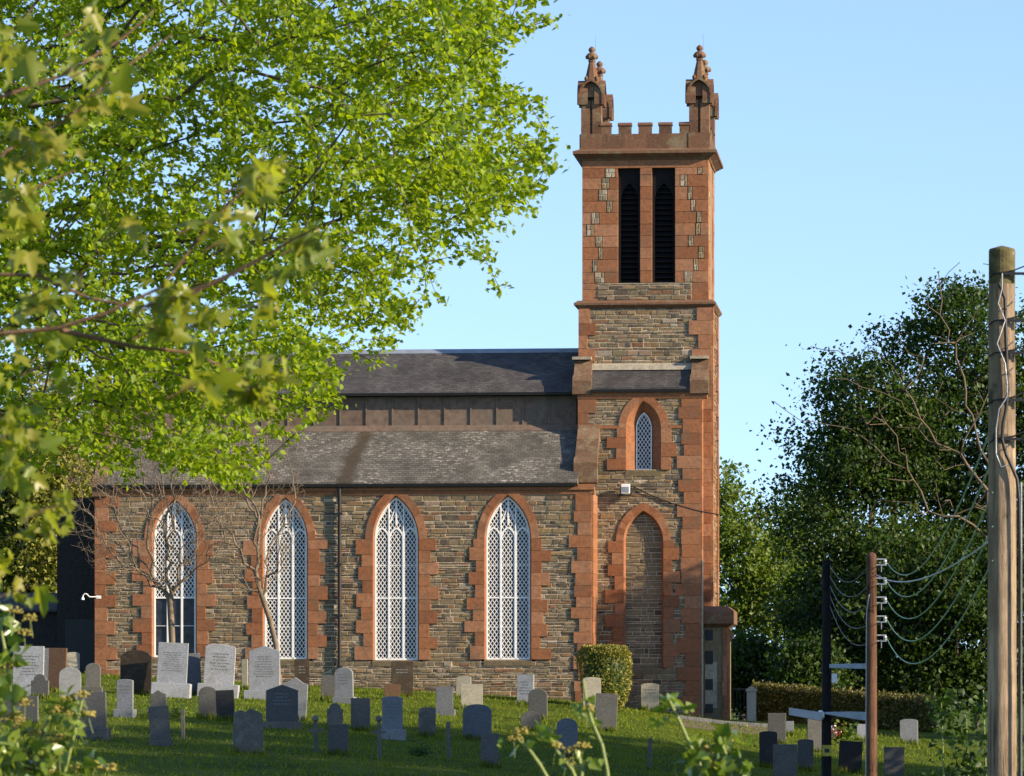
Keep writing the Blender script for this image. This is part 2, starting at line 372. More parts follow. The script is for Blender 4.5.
def gothic_window(uc, h, base, spring, rise, mapf, low=None, label=None):
    depth = .11
    fmb = MB(); O = arch(h, base, spring, rise, 0); I = arch(h, base, spring, rise, -.06)
    for i in range(len(O)-1):
        vs = [mapf(uc+p[0], p[1], d) for d in (-depth+.05, -depth-.02) for p in (O[i], O[i+1], I[i+1], I[i])]
        fmb.add(vs, [(0,1,2,3),(3,2,6,7),(0,4,5,1)], .5)
    d0, d1 = -depth-.02, -depth+.03
    fmb.box(uc-h, uc+h, *sorted((mapf(0,0,d0)[1], mapf(0,0,d1)[1])), base, base+.06)
    lw = 2*h/3; hs = spring-.02
    for sx in (-1, 1):
        x = sx*h/3; zt = hs
        while arch_half(h, spring, rise, 0, zt) > abs(x) and zt < spring+rise: zt += .01
        bar2(fmb, mapf, (uc+x, base), (uc+x, hs+.30), .075, d0, d1)
        # mullion divides: straight on to the arch and a branch towards the middle
        bar2(fmb, mapf, (uc+x, hs+.30), (uc+x*1.02, zt), .045, d0, d1)
    bar2(fmb, mapf, (uc, hs+.50), (uc, spring+rise-.02), .055, d0, d1)
    for c in (-1, 0, 1):                              # lancet heads of the three lights
        ap = arch(lw/2, hs-.12, hs+.02, lw*.78, -.01, 6)
        for p, q in zip(ap[1:-2], ap[2:-1]):
            if abs(uc+c*lw+p[0]-uc) < arch_half(h, spring, rise, .02, max(p[1], q[1])):
                bar2(fmb, mapf, (uc+c*lw+p[0], p[1]), (uc+c*lw+q[0], q[1]), .06, d0, d1-.004)
    for sx in (-1, 1):                                # upper branches
        bar2(fmb, mapf, (uc+sx*h/3, hs+.55), (uc, spring+rise-.32), .035, d0, d1-.008)
    bar2(fmb, mapf, (uc-h, base+.38*(spring+rise-base)), (uc+h, base+.38*(spring+rise-base)), .05, d0, d1-.006)
    for k in (.2, .58): bar2(fmb, mapf, (uc-h, base+k*(spring+rise-base)), (uc+h, base+k*(spring+rise-base)), .018, d0, d1-.02)
    win = fmb.build('window', M['white'], ch)
    if label: win['label'] = label
    lm = MB(); lattice(lm, mapf, uc, h-.03, base+.05, spring, rise, .140, .205, .024, -depth-.01, -depth+.005, low)
    lm.build('lattice', M['white'], win)
    gm = MB(); G = arch(h, base, spring, rise, .01)
    gm.add([mapf(uc+p[0], p[1], -depth-.03) for p in G], [tuple(range(len(G)))]); gm.build('glass_pane', M['glass'], win)
    surround(win, mapf, uc, h, base, spring, rise, .05, depth)
    return win
def quoins(mb, mapf, a, sgn, b0, b1, ql, qs, hh=.42, out=.065, inn=-.03):
    b = b0; i = rnd.randint(0, 1)
    while b < b1-.03:
        e = b+hh*rnd.uniform(.85, 1.2)
        if b1-e < .2: e = b1
        l = (ql if i % 2 else qs*1.1)*rnd.uniform(.82, 1.12)
        a0, a1 = sorted((a, a+sgn*l))
        block(mb, mapf, a0, a1, b+.0015, e-.0015, inn, out+rnd.uniform(-.003, .003), rnd.random(), 0, .004, .001)
        b = e; i += 1
# ---------------------------------------------------------------- nave
u0 = U(95, 0); wE = W(489, -5, 0); WB = -2.2
wins = []
for px, yb, ya, ys, hw in ((174.5, 657, 501, 540, 21.5), (285.5, 659, 499, 540, 21.5), (396, 660, 497, 539, 21.8), (508, 659.5, 496.5, 538.5, 22)):
    uc = U(px); wins.append((uc, hw/28.4*1.0, W(yb, uc), W(ys, uc), W(ya, uc)-W(ys, uc)))
def nave_ex(b):
    r = []
    for uc, h, base, spring, rise in wins:
        if base-.1 < b:
            k = arch_half(h, spring, rise, .18, b)
            if k > 0 and b < spring+rise+.25: r.append((uc-k, uc+k))
    return r
nave = rubble('nave_wall', fr(0), u0+.02, -.02, WB, wE-.18, nave_ex)
cmb = MB(); cmb.box(u0+.01, -.01, .42, 8.9, WB, wE-.05, .5); cmb.box(u0+.01, u0+.4, .002, .5, WB, wE-.1, .4); cmb.box(-.4, -.01, .002, .5, WB, wE-.1, .4)
cmb.box(u0+.01, -.01, .002, .5, WB, W(664), .4); 
cmb.build('inner_wall', M['rubble'], ch)
for k, (uc, h, base, spring, rise) in enumerate(wins):
    gothic_window(uc, h, base, spring, rise, fr(0), low=(base+2.1 if k == 0 else None), label='pointed window with dark clear lower panes' if k == 0 else None)
q = MB(); quoins(q, fr(0), u0, 1, WB, wE-.2, .80, .42); q.build('corner_quoins', M['sand'], ch)
q = MB(); quoins(q, fr(0), 0.0, -1, WB, wE-.2, .74, .48)
for b in np.arange(WB, wE-.2, .42): q.box(-.05, .045, 0.0, 2.0, b+.004, min(b+.416, wE-.19), rnd.random())
q.build('corner_quoins', M['sand'], ch)
# eaves cornice and gutter
e = MB(); e.along_u([(-.13, wE-.05), (-.13, wE+.06), (.3, wE+.06), (.3, wE-.20), (-.055, wE-.20), (-.075, wE-.06)], u0-.06, .09, .55)
e.build('eaves_cornice', M['sand'], ch)
gmb = MB(); gmb.along_u([(-.25, wE+.075), (-.27, wE+.17), (-.14, wE+.17), (-.11, wE+.075)], u0+.1, -.55, .5)
gmb.build('gutter', M['iron'], ch)
ud = U(340); d = MB(); d.tube([(ud, -.16, wE+.08), (ud, -.16, wE-.1), (ud, -.13, wE-.4), (ud, -.13, WB)], .065, 8)
for z in (0.8, 2.6, 4.4, 6.2): d.box(ud-.09, ud+.09, -.2, -.03, z, z+.06)
d.build('downpipe', M['iron'], ch)
# aisle roof, clerestory, upper roof
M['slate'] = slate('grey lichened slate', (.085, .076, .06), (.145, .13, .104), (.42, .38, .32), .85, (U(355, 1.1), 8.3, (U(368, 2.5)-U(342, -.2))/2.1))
rb = W(483.5, -5, -.2); rtop = W(428, -5, 2.5); v1 = 2.5
uR = U(577, .9)
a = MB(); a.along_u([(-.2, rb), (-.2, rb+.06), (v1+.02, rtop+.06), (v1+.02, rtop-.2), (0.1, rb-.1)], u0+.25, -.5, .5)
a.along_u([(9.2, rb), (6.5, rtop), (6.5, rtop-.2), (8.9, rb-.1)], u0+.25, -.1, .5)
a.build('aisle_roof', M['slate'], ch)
c0, c1 = rtop, W(396, -5, 2.45)
cl = MB(); cu = MB()
cl.box(u0+.3, -.05, v1, 6.5, rtop-.5, c1, .3)
x = U(342, v1); xs = []
for px in np.arange(366.5-26.1*11, 585, 26.1):
    xs.append(U(px, v1))
for xa, xb in zip(xs[:-1], xs[1:]):
    if xb < u0+.4: continue
    t = rnd.random()
    cu.box(xa+.03, xb-.03, v1-.02, v1, c0-.05, c1-.02, t)
    cu.box(xb-.025, xb+.025, v1-.06, v1-.021, c0-.05, c1-.02, 1.0)
cl.build('clerestory_wall', M['panel'], ch); cu.build('clerestory_panels', M['panel'], ch)
fl = MB(); fl.along_u([(v1-.22, rtop-.14), (v1-.22, rtop-.10), (v1-.065, rtop+.10), (v1-.03, rtop+.10), (v1-.03, rtop-.14)], u0+.3, -.1, .5); fl.build('lead_flashing', M['panel'], ch)
g2 = MB(); g2.along_u([(2.12, c1+.0), (2.10, c1+.10), (2.22, c1+.11), (2.3, c1+.02)], u0+.2, -.2, .5); g2.build('upper_gutter', M['iron'], ch)
wr = W(351, -5, 4.5); vr = 4.5
up = MB(); up.along_u([(2.2, c1+.03), (2.2, c1+.09), (vr, wr+.02), (6.8, c1+.09), (6.8, c1+.03), (vr, wr-.2)], u0+.2, .05, .5)
up.build('upper_roof', M['slate2'], ch)
rg = MB(); rg.along_u([(vr-.16, wr-.09), (vr-.15, wr-.06), (vr-.05, wr+.07), (vr+.05, wr+.07), (vr+.15, wr-.06), (vr+.16, wr-.09)], u0+.2, .04, .5)
rg.build('ridge', M['lead'], ch)
# skews (raised gable copings) of the aisle roof
def skew(name, ua, ub, pa, pb, th, putt=.3):
    (va, wa), (vb, wb) = pa, pb; mb = MB(); n = 4
    for i in range(n):
        f0, f1 = i/n, (i+1)/n-.008
        p0 = (va+(vb-va)*f0, wa+(wb-wa)*f0); p1 = (va+(vb-va)*f1, wa+(wb-wa)*f1)
        mb.along_u([p0, (p0[0]-.02, p0[1]+th), (p1[0]-.02, p1[1]+th), p1], ua, ub, rnd.random())
    mb.along_u([(va-.02, wa-putt), (va-.06, wa-putt+.04), (va-.06, wa+th+.02), (va+.22, wa+th+.24), (va+.22, wa-putt)], ua-.03, ub+.03, .4)
    return mb.build(name, M['skew'], ch)
uk0, uk1 = U(575, .5), U(597, .5)
skew('skew_coping', uk0, uk1, (.30, W(470, -.5, .30)-.18), (2.35, W(424, -.5, 2.35)-.1), .42)
skew('skew_coping', u0-.05, u0+.42, (-.1, wE+.05), (2.45, rtop+.05), .28)
cap = MB(); cap.box(uk0-.02, uk1+.02, 2.2, 2.5, W(423.5, -.5, 2.3)+.2, W(420, -.5, 2.3)+.32); cap.build('skew_cap', M['cream'], ch)
# left gable: shaded end wall, upper pier at the shoulder
gp = MB(); gp.along_u([(.05, WB), (8.95, WB), (8.95, wE), (6.5, rtop+.1), (6.5, c1), (vr, wr), (2.5, c1), (2.5, rtop+.1), (.05, wE)], u0+.02, u0+.3, .4); gp.build('gable_wall', M['rubble'], ch)
ul = U(94, 2.2); pr = MB()
for b in np.arange(rtop-1.6, W(386, -14, 2.2), .42): pr.box(ul, ul+.52, 2.1, 3.0, b, min(b+.416, W(386, -14, 2.2)), rnd.random())
pr.build('shoulder_pier', M['sand'], ch)
pc = MB(); zc_ = W(386, -14, 2.2); pc.box(ul-.1, ul+.62, 2.0, 3.1, zc_, zc_+.14); pc.box(ul+.02, ul+.5, 2.1, 3.0, zc_+.14, zc_+.42); pc.build('pier_cap', M['skew'], ch)
# vestry block and annex in the church's own shade
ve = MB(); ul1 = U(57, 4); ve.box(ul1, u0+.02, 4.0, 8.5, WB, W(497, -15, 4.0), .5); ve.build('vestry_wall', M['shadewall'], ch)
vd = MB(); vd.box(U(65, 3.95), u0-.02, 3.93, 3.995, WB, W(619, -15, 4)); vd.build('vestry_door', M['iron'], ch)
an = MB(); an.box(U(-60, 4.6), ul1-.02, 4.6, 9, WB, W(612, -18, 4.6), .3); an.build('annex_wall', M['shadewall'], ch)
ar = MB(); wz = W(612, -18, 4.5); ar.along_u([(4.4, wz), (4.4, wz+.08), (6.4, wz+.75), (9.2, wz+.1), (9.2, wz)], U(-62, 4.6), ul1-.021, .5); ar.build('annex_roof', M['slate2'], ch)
# ---------------------------------------------------------------- tower
TV, TD = 2.7, 4.2
t0, t1 = U(578.5, TV), U(711.5, TV)          # below the upper string course
b0_, b1_ = U(582, TV), U(708.5, TV)        # belfry stage
wS = W(305, 1, TV); wC = W(160, 1, TV); wP = W(131, 1, TV)
tc_ = MB(); tc_.box(t0+.02, t1-.02, TV+.02, TV+TD, WB, wS, .45); tc_.box(b0_+.02, b1_-.02, TV+.5, TV+TD, wS-.1, wC, .45)
tc_.build('tower_core', M['rubble'], ch)
rubble('tower_stage_wall', fr(TV), t0+.02, t1-.02, W(398, 1, TV), wS-.08)
rubble('tower_side_wall', rt(t1-.02), TV+.02, TV+TD-.02, WB, wS-.08)
tq = MB(); quoins(tq, fr(TV), t0, 1, W(375, 1, TV), wS-.1, .6, .36, .45); tq.build('tower_quoins', M['sand'], ch)
tq = MB(); quoins(tq, rt(t1), TV+TD, -1, WB, wS-.1, .8, .5, .45); tq.build('tower_quoins', M['sand'], ch)
tq = MB(); quoins(tq, fr(TV), t1, -1, W(640, 4, TV), wS-.1, .85, .5, .45)
quoins(tq, rt(t1), TV-.05, 1, WB, wS-.1, .8, .5, .45)
tq.build('tower_quoins', M['sand'], ch)
# string course
def course(name, ua, ub, va, vb, prof, mat, t=.5):
    """moulding round front, right, left and back; prof = (out, w) outline"""
    mb = MB(); cs = [(ua, va, -1, -1), (ub, va, 1, -1), (ub, vb, 1, 1), (ua, vb, -1, 1)]; n = len(prof)
    vs = [(c[0]+c[2]*o, c[1]+c[3]*o, z) for c in cs for o, z in prof]
    fs = [(i*n+j, ((i+1) % 4)*n+j, ((i+1) % 4)*n+(j+1), i*n+j+1) for i in range(4) for j in range(n-1)]
    fs += [tuple(i*n+n-1 for i in range(4)), tuple(i*n for i in range(4))[::-1]]
    mb.add(vs, fs, t); return mb.build(name, mat, ch)
course('string_course', t0, t1, TV, TV+TD, [(0.03, wS-.12), (.06, wS-.1), (.16, wS), (.16, wS+.07), (0.02, wS+.17)], M['sandw'])
# belfry: ashlar piers with stray rubble stones, two tall louvred openings
zs, zt = W(283, 1, TV), W(168, 1, TV)
ops = [(U(618, TV), U(640, TV)), (U(652, TV), U(675, TV))]
bel = MB()
def ashlar(mb, mapf, a0, a1, b0, b1, stray=.85, hh=.43, out=0.0, inn=-.5):
    b = b0
    while b < b1-.02:
        e = b+hh*rnd.uniform(.9, 1.1)
        if b1-e < .2: e = b1
        wd = a1-a0; cuts = [a0]
        if wd > .8:
            k = rnd.random()
            if rnd.random() < stray*1.5:
                x = a0+wd*rnd.uniform(.12, .7); s = rnd.uniform(.16, .36); cuts += [x, x+s]
            else: cuts += [a0+wd*rnd.uniform(.35, .65)]
        cuts += [a1]
        for i, (p, q_) in enumerate(zip(cuts[:-1], cuts[1:])):
            if len(cuts) == 4 and i == 1:
                bb = b+.004; k = (bb+e)/2
                block(mb, mapf, p+.01, q_-.01, bb+.01, e-.01, inn, out-.008, .3, 2, .004, .002)
                for z_a, z_b in ((bb, k), (k, e)):
                    x = p+rnd.uniform(.3, .7)*(q_-p)
                    for pa, pb in ((p, x), (x, q_)):
                        block(mb, mapf, pa+.015, pb-.015, z_a+.012, z_b-.012, out-.009, out+.008, rnd.choice((.4, .6, .75, 1, .95)), 1, .01, .006)
            else:
                block(mb, mapf, p+.004, q_-.004, b+.003, e-.003, inn, out+rnd.uniform(-.004, .004), rnd.random(), 0, .004, .001)
        b = e
ashlar(bel, fr(TV), b0_, ops[0][0], zs, zt); ashlar(bel, fr(TV), ops[1][1], b1_, zs, zt); ashlar(bel, fr(TV), ops[0][1], ops[1][0], zs, zt)
block(bel, fr(TV), b0_, b1_, zt, wC, -.5, 0, .6, 0, .004, .001)
ashlar(bel, rt(b1_), TV+.002, TV+1.3, zs-.6, wC-.01, .3, .43, 0, -.1); ashlar(bel, rt(b1_), TV+2.9, TV+TD, zs-.6, wC-.01, .3, .43, 0, -.1)
ashlar(bel, rt(b1_-.03), TV+1.3, TV+2.9, zs-.6, wC-.01, .0, .43, 0, -.1)
for (pa, pb) in ((b0_, b0_+.55), (b1_-.6, b1_)): ashlar(bel, fr(TV), pa, pb, wS+.17, zs, .3)
bel.build('belfry_wall', [M['sand'], M['rubble'], M['mortar']], ch)
rubble('belfry_apron', fr(TV), b0_+.55, b1_-.6, wS+.1, zs-.01)
bb = MB(); bb.box(b0_+.5, b1_-.55, TV+.003, TV+.5, wS+.1, zs-.02, .5)
bb.build('apron_core', M['mortar'], ch)
for (a_, b_) in ops:
    s_ = MB(); s_.add([(a_, TV-.03, zs-.24), (b_, TV-.03, zs-.24), (b_, TV-.04, zs-.2), (a_, TV-.04, zs-.2), (b_, TV+.3, zs+.05), (a_, TV+.3, zs+.05)], [(0,1,2,3),(3,2,4,5)], .5)
    s_.build('belfry_sill', M['sill'], ch)
    f_ = MB(); hw = (b_-a_)/2; uc = (a_+b_)/2; zsp = zt-1.15
    I = arch(hw-.09, zs, zsp, .62, 0, 8)
    # dark frame with a pointed head
    for sx in (-1, 1):
        x0, x1 = sorted((uc+sx*(hw-.09), uc+sx*hw)); f_.box(x0, x1, TV+.22, TV+.30, zs-.1, zsp)
    top = [(uc-hw, zsp)] + [(uc+p, q_) for p, q_ in I[1:-1]] + [(uc+hw, zsp), (uc+hw, zt), (uc-hw, zt)]
    half = len(I)//2
    L = [(uc+p, q_) for p, q_ in I[1:half+1]]; Rr = [(uc+p, q_) for p, q_ in I[half:-1]]
    f_.along_v([(uc-hw, zsp)] + L + [(uc, zt), (uc-hw, zt)], TV+.22, TV+.30); f_.along_v([(uc, zt)] + Rr + [(uc+hw, zsp), (uc+hw, zt)], TV+.22, TV+.30)
    lo_ = f_.build('louvre', M['louvre'], ch)
    sl = MB(); z = zs
    while z < zt-.1:
        sl.add([(a_, TV+.31, z), (b_, TV+.31, z), (b_, TV+.47, z+.17), (a_, TV+.47, z+.17), (a_, TV+.31, z+.03), (b_, TV+.31, z+.03), (b_, TV+.47, z+.20), (a_, TV+.47, z+.20)], [(0,1,5,4),(4,5,6,7),(0,3,2,1)]); z += .19
    sl.build('slats', M['louvre'], lo_)
# cornice and parapet
course('cornice', b0_, b1_, TV, TV+TD, [(-.02, wC-.02), (.03, wC), (.06, wC+.05), (.25, wC+.17), (.31, wC+.20), (.31, wC+.30), (.0, wC+.42)], M['sandw'])
zc0 = wC+.40; zc1 = W(134, 1, TV); zc2 = W(123, 1, TV)
pb0, pb1 = U(579.5, TV), U(710, TV); PD = TD+.08; PV = TV-.04
pa_ = MB(); th = .32
def wallbox(mb, ua, ub, va, vb, z0, z1):
    x = ua
    while x < ub-.02:
        e_ = min(x+rnd.uniform(.6, 1.0), ub); e_ = ub if ub-e_ < .25 else e_
        mb.box(x+.002, e_-.002, va, vb, z0, z1, rnd.random()); x = e_
wallbox(pa_, pb0, pb1, PV, PV+th, zc0-.02, zc1); wallbox(pa_, pb0, pb1, PV+PD-th, PV+PD, zc0-.02, zc1)
for ua in (pb0, pb1-th): pa_.box(ua, ua+th, PV+th, PV+PD-th, zc0-.02, zc1, rnd.random())
pa_.build('parapet', M['sandw'], ch)
mer = [(U(a_, TV), U(b_, TV)) for a_, b_ in ((618.5, 631), (638.5, 651.5), (659, 671.5), (679.5, 690), (601, 611))]
for a_, b_ in mer:
    for v_a in (PV, PV+PD-th):
        m1 = MB(); m1.box(a_, b_, v_a, v_a+th, zc1, zc2-.1, rnd.random()); m1.along_u([(v_a-.03, zc2-.1), (v_a-.03, zc2-.06), (v_a+th/2, zc2+.03), (v_a+th+.03, zc2-.06), (v_a+th+.03, zc2-.1)], a_-.03, b_+.03, .4)
        m1.build('merlon', M['sandw'], ch)
for k in range(3):
    for ua in (pb0, pb1-th):
        va = PV+1.05+k*.85; m1 = MB(); m1.box(ua, ua+th, va, va+.42, zc1, zc2-.1, rnd.random()); m1.along_v([(ua-.03, zc2-.1), (ua-.03, zc2-.06), (ua+th/2, zc2+.03), (ua+th+.03, zc2-.06), (ua+th+.03, zc2-.1)], va-.03, va+.45, .4)
        m1.build('merlon', M['sandw'], ch)
rfm = MB(); rfm.box(b0_, b1_, TV+.1, TV+TD-.1, zc0, zc0+.3); rfm.build('tower_roof', M['lead'], ch)
# corner pinnacles
def pinnacle(uc, vc):
    h = .36; zb = zc0-.01; zg = W(100, 1, TV); za = W(79.5, 1, TV); zsh = zg-.02
    mb = MB()
    # pier: four corner posts leave a slot on every face
    for sx in (-1, 1):
        for sy in (-1, 1):
            for b in np.arange(zb, zsh, .5):
                x0, x1 = sorted((uc+sx*.045, uc+sx*h)); y0, y1 = sorted((vc+sy*.045, vc+sy*h))
                mb.box(x0, x1, y0, y1, b+.003, min(b+.497, zsh), rnd.random())
    mb.box(uc-h+.08, uc+h-.08, vc-h+.08, vc+h-.08, zb, zsh, .2)
    mb.box(uc-h-.02, uc+h+.02, vc-h-.02, vc+h+.02, zb, zb+.55, .5)
    p = mb.build('pinnacle', M['sandw'], ch)
    # crossing pointed hoods, open at each face
    hd = MB(); ho = .46; rise = za-zg
    Oo = arch(ho, zg-.16, zg+.12, rise-.1, 0, 8); Ii = arch(ho-.07, zg-.16, zg+.14, rise-.20, 0, 8)
    for axis in (0, 1):
        for sg in (-1, 1):
            d0, d1 = sg*.125, sg*(h+.13)
            fn = (lambda a_, z, d: (uc+a_, vc+d, z)) if axis == 0 else (lambda a_, z, d: (uc+d, vc+a_, z))
            for i in range(len(Oo)-1):
                vs = [fn(x, z, dd) for dd in (d0, d1) for x, z in (Oo[i], Oo[i+1], Ii[i+1], Ii[i])]
                hd.add(vs, [(4,5,6,7),(0,1,2,3),(0,1,5,4),(3,2,6,7)], .3+.3*(i % 2))
            for k in (0, -1):
                x = Oo[k][0]; xi = Ii[k][0]
                hd.add([fn(x, zg-.16, d0), fn(xi, zg-.16, d0), fn(xi, zg-.16, d1), fn(x, zg-.16, d1)], [(0,1,2,3)], .4)
            # recessed back of the arch
            hd.add([fn(x, z, sg*.13) for x, z in Ii], [tuple(range(len(Ii)))], .35)
    hd.build('gablet_hood', M['sandw'], p)
    sp = MB(); zt_ = W(60, 1, TV)
    sp.lathe([(.40, za-.62), (.34, za-.3), (.115, zt_-.02), (.14, zt_), (.14, zt_+.05), (.08, zt_+.06)], (uc, vc, 0), 8, .5, 0, R(22.5), False)
    sp.build('spirelet', M['sandw'], p)
    fn_ = MB(); z = zt_+.06
    fn_.lathe([(.07, z-.02), (.1, z), (.19, z+.06), (.21, z+.14), (.17, z+.22), (.08, z+.26), (.09, z+.29), (.125, z+.34), (.115, z+.41), (.05, z+.47), (.02, z+.49)], (uc, vc, 0), 10)
    for k in range(6):
        a_ = k*math.pi/3; fn_.lathe([(.02, z+.03), (.06, z+.06), (.065, z+.13), (.03, z+.18)], (uc+.17*math.cos(a_), vc+.17*math.sin(a_), 0), 6)
    fn_.build('finial', M['sandw'], p)
    for k in range(4):
        ck = MB(); a_ = k*math.pi/2+math.pi/4; r_ = .26
        ck.lathe([(.02, za-.02), (.07, za+.02), (.075, za+.1), (.03, za+.16)], (uc+r_*math.cos(a_), vc+r_*math.sin(a_), 0), 6)
        ck.build('crocket', M['sandw'], p)
    rd = MB(); rd.tube([(uc+.12, vc+.12, zt_-.3), (uc+.12, vc+.12, zt_+.95)], .005, 4)
    if vc < TV+1: rd.build('lightning_rod', M['iron'], p)
    return p
for uu in (U(591.2, TV), U(699.2, TV)):
    for vv in (PV+.36, PV+PD-.36): pinnacle(uu, vv)
# ---------------------------------------------------------------- bay in front of the tower
BV = 1.95
y0_, y1_ = U(578, BV), U(701, BV); wBt = W(395, 1, BV)
lan = (U(643.5, BV), 8.0/28.4, W(470, 1, BV), W(428, 1, BV), W(412, 1, BV)-W(428, 1, BV))
bl = (U(643.5, BV), 18/28.4, W(668, 1, BV), W(541, 1, BV), W(513, 1, BV)-W(541, 1, BV))
SPL = .34
def bay_ex(b):
    r = []
    uc, h, base, spring, rise = lan
    if b > base-.05:
        k = arch_half(h, spring, rise, SPL+.14, b)
        if k > 0: r.append((uc-k, uc+k))
    uc, h, base, spring, rise = bl
    if base < b:
        k = arch_half(h, spring, rise, .2, b)
        if k > 0: r.append((uc-k, uc+k))
    return r
rubble('bay_wall', fr(BV), y0_+.02, y1_-.02, WB, wBt-.02, bay_ex)
bk = MB(); bk.box(y0_+.02, y1_-.02, BV+.45, TV+.1, WB, wBt, .3); bk.box(y0_+.02, y0_+.5, BV+.003, BV+.46, WB, wBt, .4); bk.box(y1_-.5, y1_-.02, BV+.003, BV+.46, WB, wBt, .4)
bk.box(y0_+.03, y1_-.03, BV+.19, BV+.44, WB, lan[2]-.3, .3)
bk.build('bay_core', M['rubble'], ch)
bq = MB(); quoins(bq, fr(BV), y0_, 1, W(500, 0, BV), wBt-.15, .62, .4, .44); bq.build('bay_quoins', M['sand'], ch); bq = MB(); quoins(bq, fr(BV), y1_, -1, WB, wBt-.15, .82, .58, .46); 
for b in np.arange(WB, wBt-.15, .45): bq.box(y1_-.05, y1_+.045, BV-.05, TV-.02, b+.004, min(b+.446, wBt-.15), rnd.random())
bq.build('bay_quoins', M['sand'], ch)
def win_small():
    uc, h, base, spring, rise = lan; mapf = fr(BV); depth = .28
    f = MB(); O = arch(h, base, spring, rise, 0); I = arch(h, base, spring, rise, -.04)
    for i in range(len(O)-1):
        vs = [mapf(uc+p[0], p[1], d) for d in (-depth+.05, -depth-.02) for p in (O[i], O[i+1], I[i+1], I[i])]
        f.add(vs, [(0,1,2,3),(3,2,6,7)], .5)
    f.box(uc-h, uc+h, BV+depth-.05, BV+depth, base, base+.05)
    wn = f.build('window', M['white'], ch); wn['label'] = 'small pointed lattice window in a deep splayed recess'
    l = MB(); lattice(l, mapf, uc, h-.02, base+.03, spring, rise, .13, .195, .018, -depth-.01, -depth+.005); l.build('lattice', M['white'], wn)
    g = MB(); G = arch(h, base, spring, rise, .01); g.add([mapf(uc+p[0], p[1], -depth-.03) for p in G], [tuple(range(len(G)))]); g.build('glass_pane', M['glass'], wn)
    surround(wn, mapf, uc, h, base, spring, rise, SPL, depth, .27, .62)
win_small()
uc, h, base, spring, rise = bl
nf = rubble('blind_arch', fr(BV+.17), uc-h-.1, uc+h+.1, base-.1, spring+rise+.1, lambda b: [(-99, uc-arch_half(h, spring, rise, .02, b)), (uc+arch_half(h, spring, rise, .02, b), 99)], tint=(0, .7))
surround(nf, fr(BV), uc, h, base, spring, rise, .07, .16, .27, .6)
zz = W(427, 1, BV)
for a_, b_ in ((y0_+.5, lan[0]-lan[1]-SPL-.28), (lan[0]+lan[1]+SPL+.28, y1_)):
    bs = MB(); block(bs, fr(BV), a_, b_, zz-.06, zz+.06, -.02, .052, .5, 0, .004, .001); bs.build('bay_string_course', M['sand'], ch)
bc = MB(); bc.along_u([(BV-.1, wBt-.02), (BV-.1, wBt+.1), (BV+.3, wBt+.1), (BV+.3, wBt-.14), (BV-.05, wBt-.14)], y0_-.02, y1_+.22, .6); bc.build('bay_cornice', M['sand'], ch)
bg_ = MB(); bg_.along_u([(BV-.2, wBt+.09), (BV-.22, wBt+.19), (BV-.08, wBt+.19), (BV-.08, wBt+.105)], U(591, BV), U(690, BV)); bg_.build('bay_gutter', M['iron'], ch)
wl0, wl1 = W(389, 1, BV), W(367, 1, TV)
lr = MB(); lr.along_u([(BV-.12, wl0-.02), (BV-.12, wl0+.04), (TV+.02, wl1+.04), (TV+.02, wl1-.3), (BV+.1, wl0-.1)], y0_+.1, y1_-.1); lr.build('lean_to_roof', M['slate2'], ch)
wt = MB(); wt.along_u([(TV-.22, wl1-.12), (TV-.16, wl1+.06), (TV-.03, wl1+.13), (TV+.0, wl1+.13), (TV+.0, wl1-.12)], U(589, TV), U(694, TV), .7); wt.build('weathering_course', M['cream'], ch)
skew('skew_coping', U(573.5, BV), U(591, BV), (BV-.1, W(391, 0, BV)), (TV-.05, W(366, 0, TV)-.1), .34, .15)
skew('skew_coping', U(691, BV), U(708, BV), (BV-.1, W(391, 0, BV)), (TV-.05, W(366, 0, TV)-.1), .34, .15)
for a_, b_ in ((573, 592), (690.5, 708.5)):
    k_ = MB(); k_.box(U(a_, TV), U(b_, TV), TV-.35, TV-.04, W(366, 1, TV)+.22, W(366, 1, TV)+.32); k_.build('skew_cap', M['cream'], ch)
# ---------------------------------------------------------------- west porch against the tower's right side
pv0, pv1 = TV-.4, TV+2.6; pu1 = U(727, pv0); wz = W(627, 4, pv0)
po = MB(); po.box(y1_+.06, pu1, pv0, pv1, WB, wz, .3)
po.build('porch_wall', M['rubble'], ch)
pq = MB(); quoins(pq, fr(pv0), pu1, -1, WB, wz-.02, .17, .12, .5); quoins(pq, rt(pu1), pv0-.05, 1, WB, wz-.02, .5, .36, .5)
pq.along_v([(pu1-.12, wz-.02), (pu1+.06, wz-.02), (pu1+.24, wz-.28), (pu1+.1, wz-.55), (pu1-.1, wz-.7)], pv0+.05, pv0+.3, .6)
pq.tube([(pu1+.02, pv0+.1, WB), (pu1+.02, pv0+.1, wz-.3)], .09, 8, .6)
pq.build('porch_quoins', M['sand'], ch)
course('porch_cornice', y1_+.08, pu1, pv0, pv1, [(.0, wz-.02), (.1, wz+.05), (.22, wz+.12), (.22, wz+.55), (.19, wz+.6), (.0, wz+.74)], M['sandw'])
pp_ = MB(); pp_.box(U(705, pv0), U(717, pv0), pv0-.012, pv0-.002, W(708, 4, pv0), W(662, 4, pv0)); pp_.build('plaster_patch', M['cream'], ch)
for ya, yb in ((640, 630), (664, 651), (690, 679), (713, 704)):
    vs_ = MB(); vs_.box(U(705.5, pv0), U(713, pv0), pv0-.03, pv0-.013, W(ya, 4, pv0), W(yb, 4, pv0))
    for k in range(1, 3): z_ = W(ya, 4, pv0)+(W(yb, 4, pv0)-W(ya, 4, pv0))*k/3; vs_.box(U(705.5, pv0), U(713, pv0), pv0-.05, pv0-.031, z_-.02, z_+.02)
    vs_.build('vent_slot', M['iron'], ch)
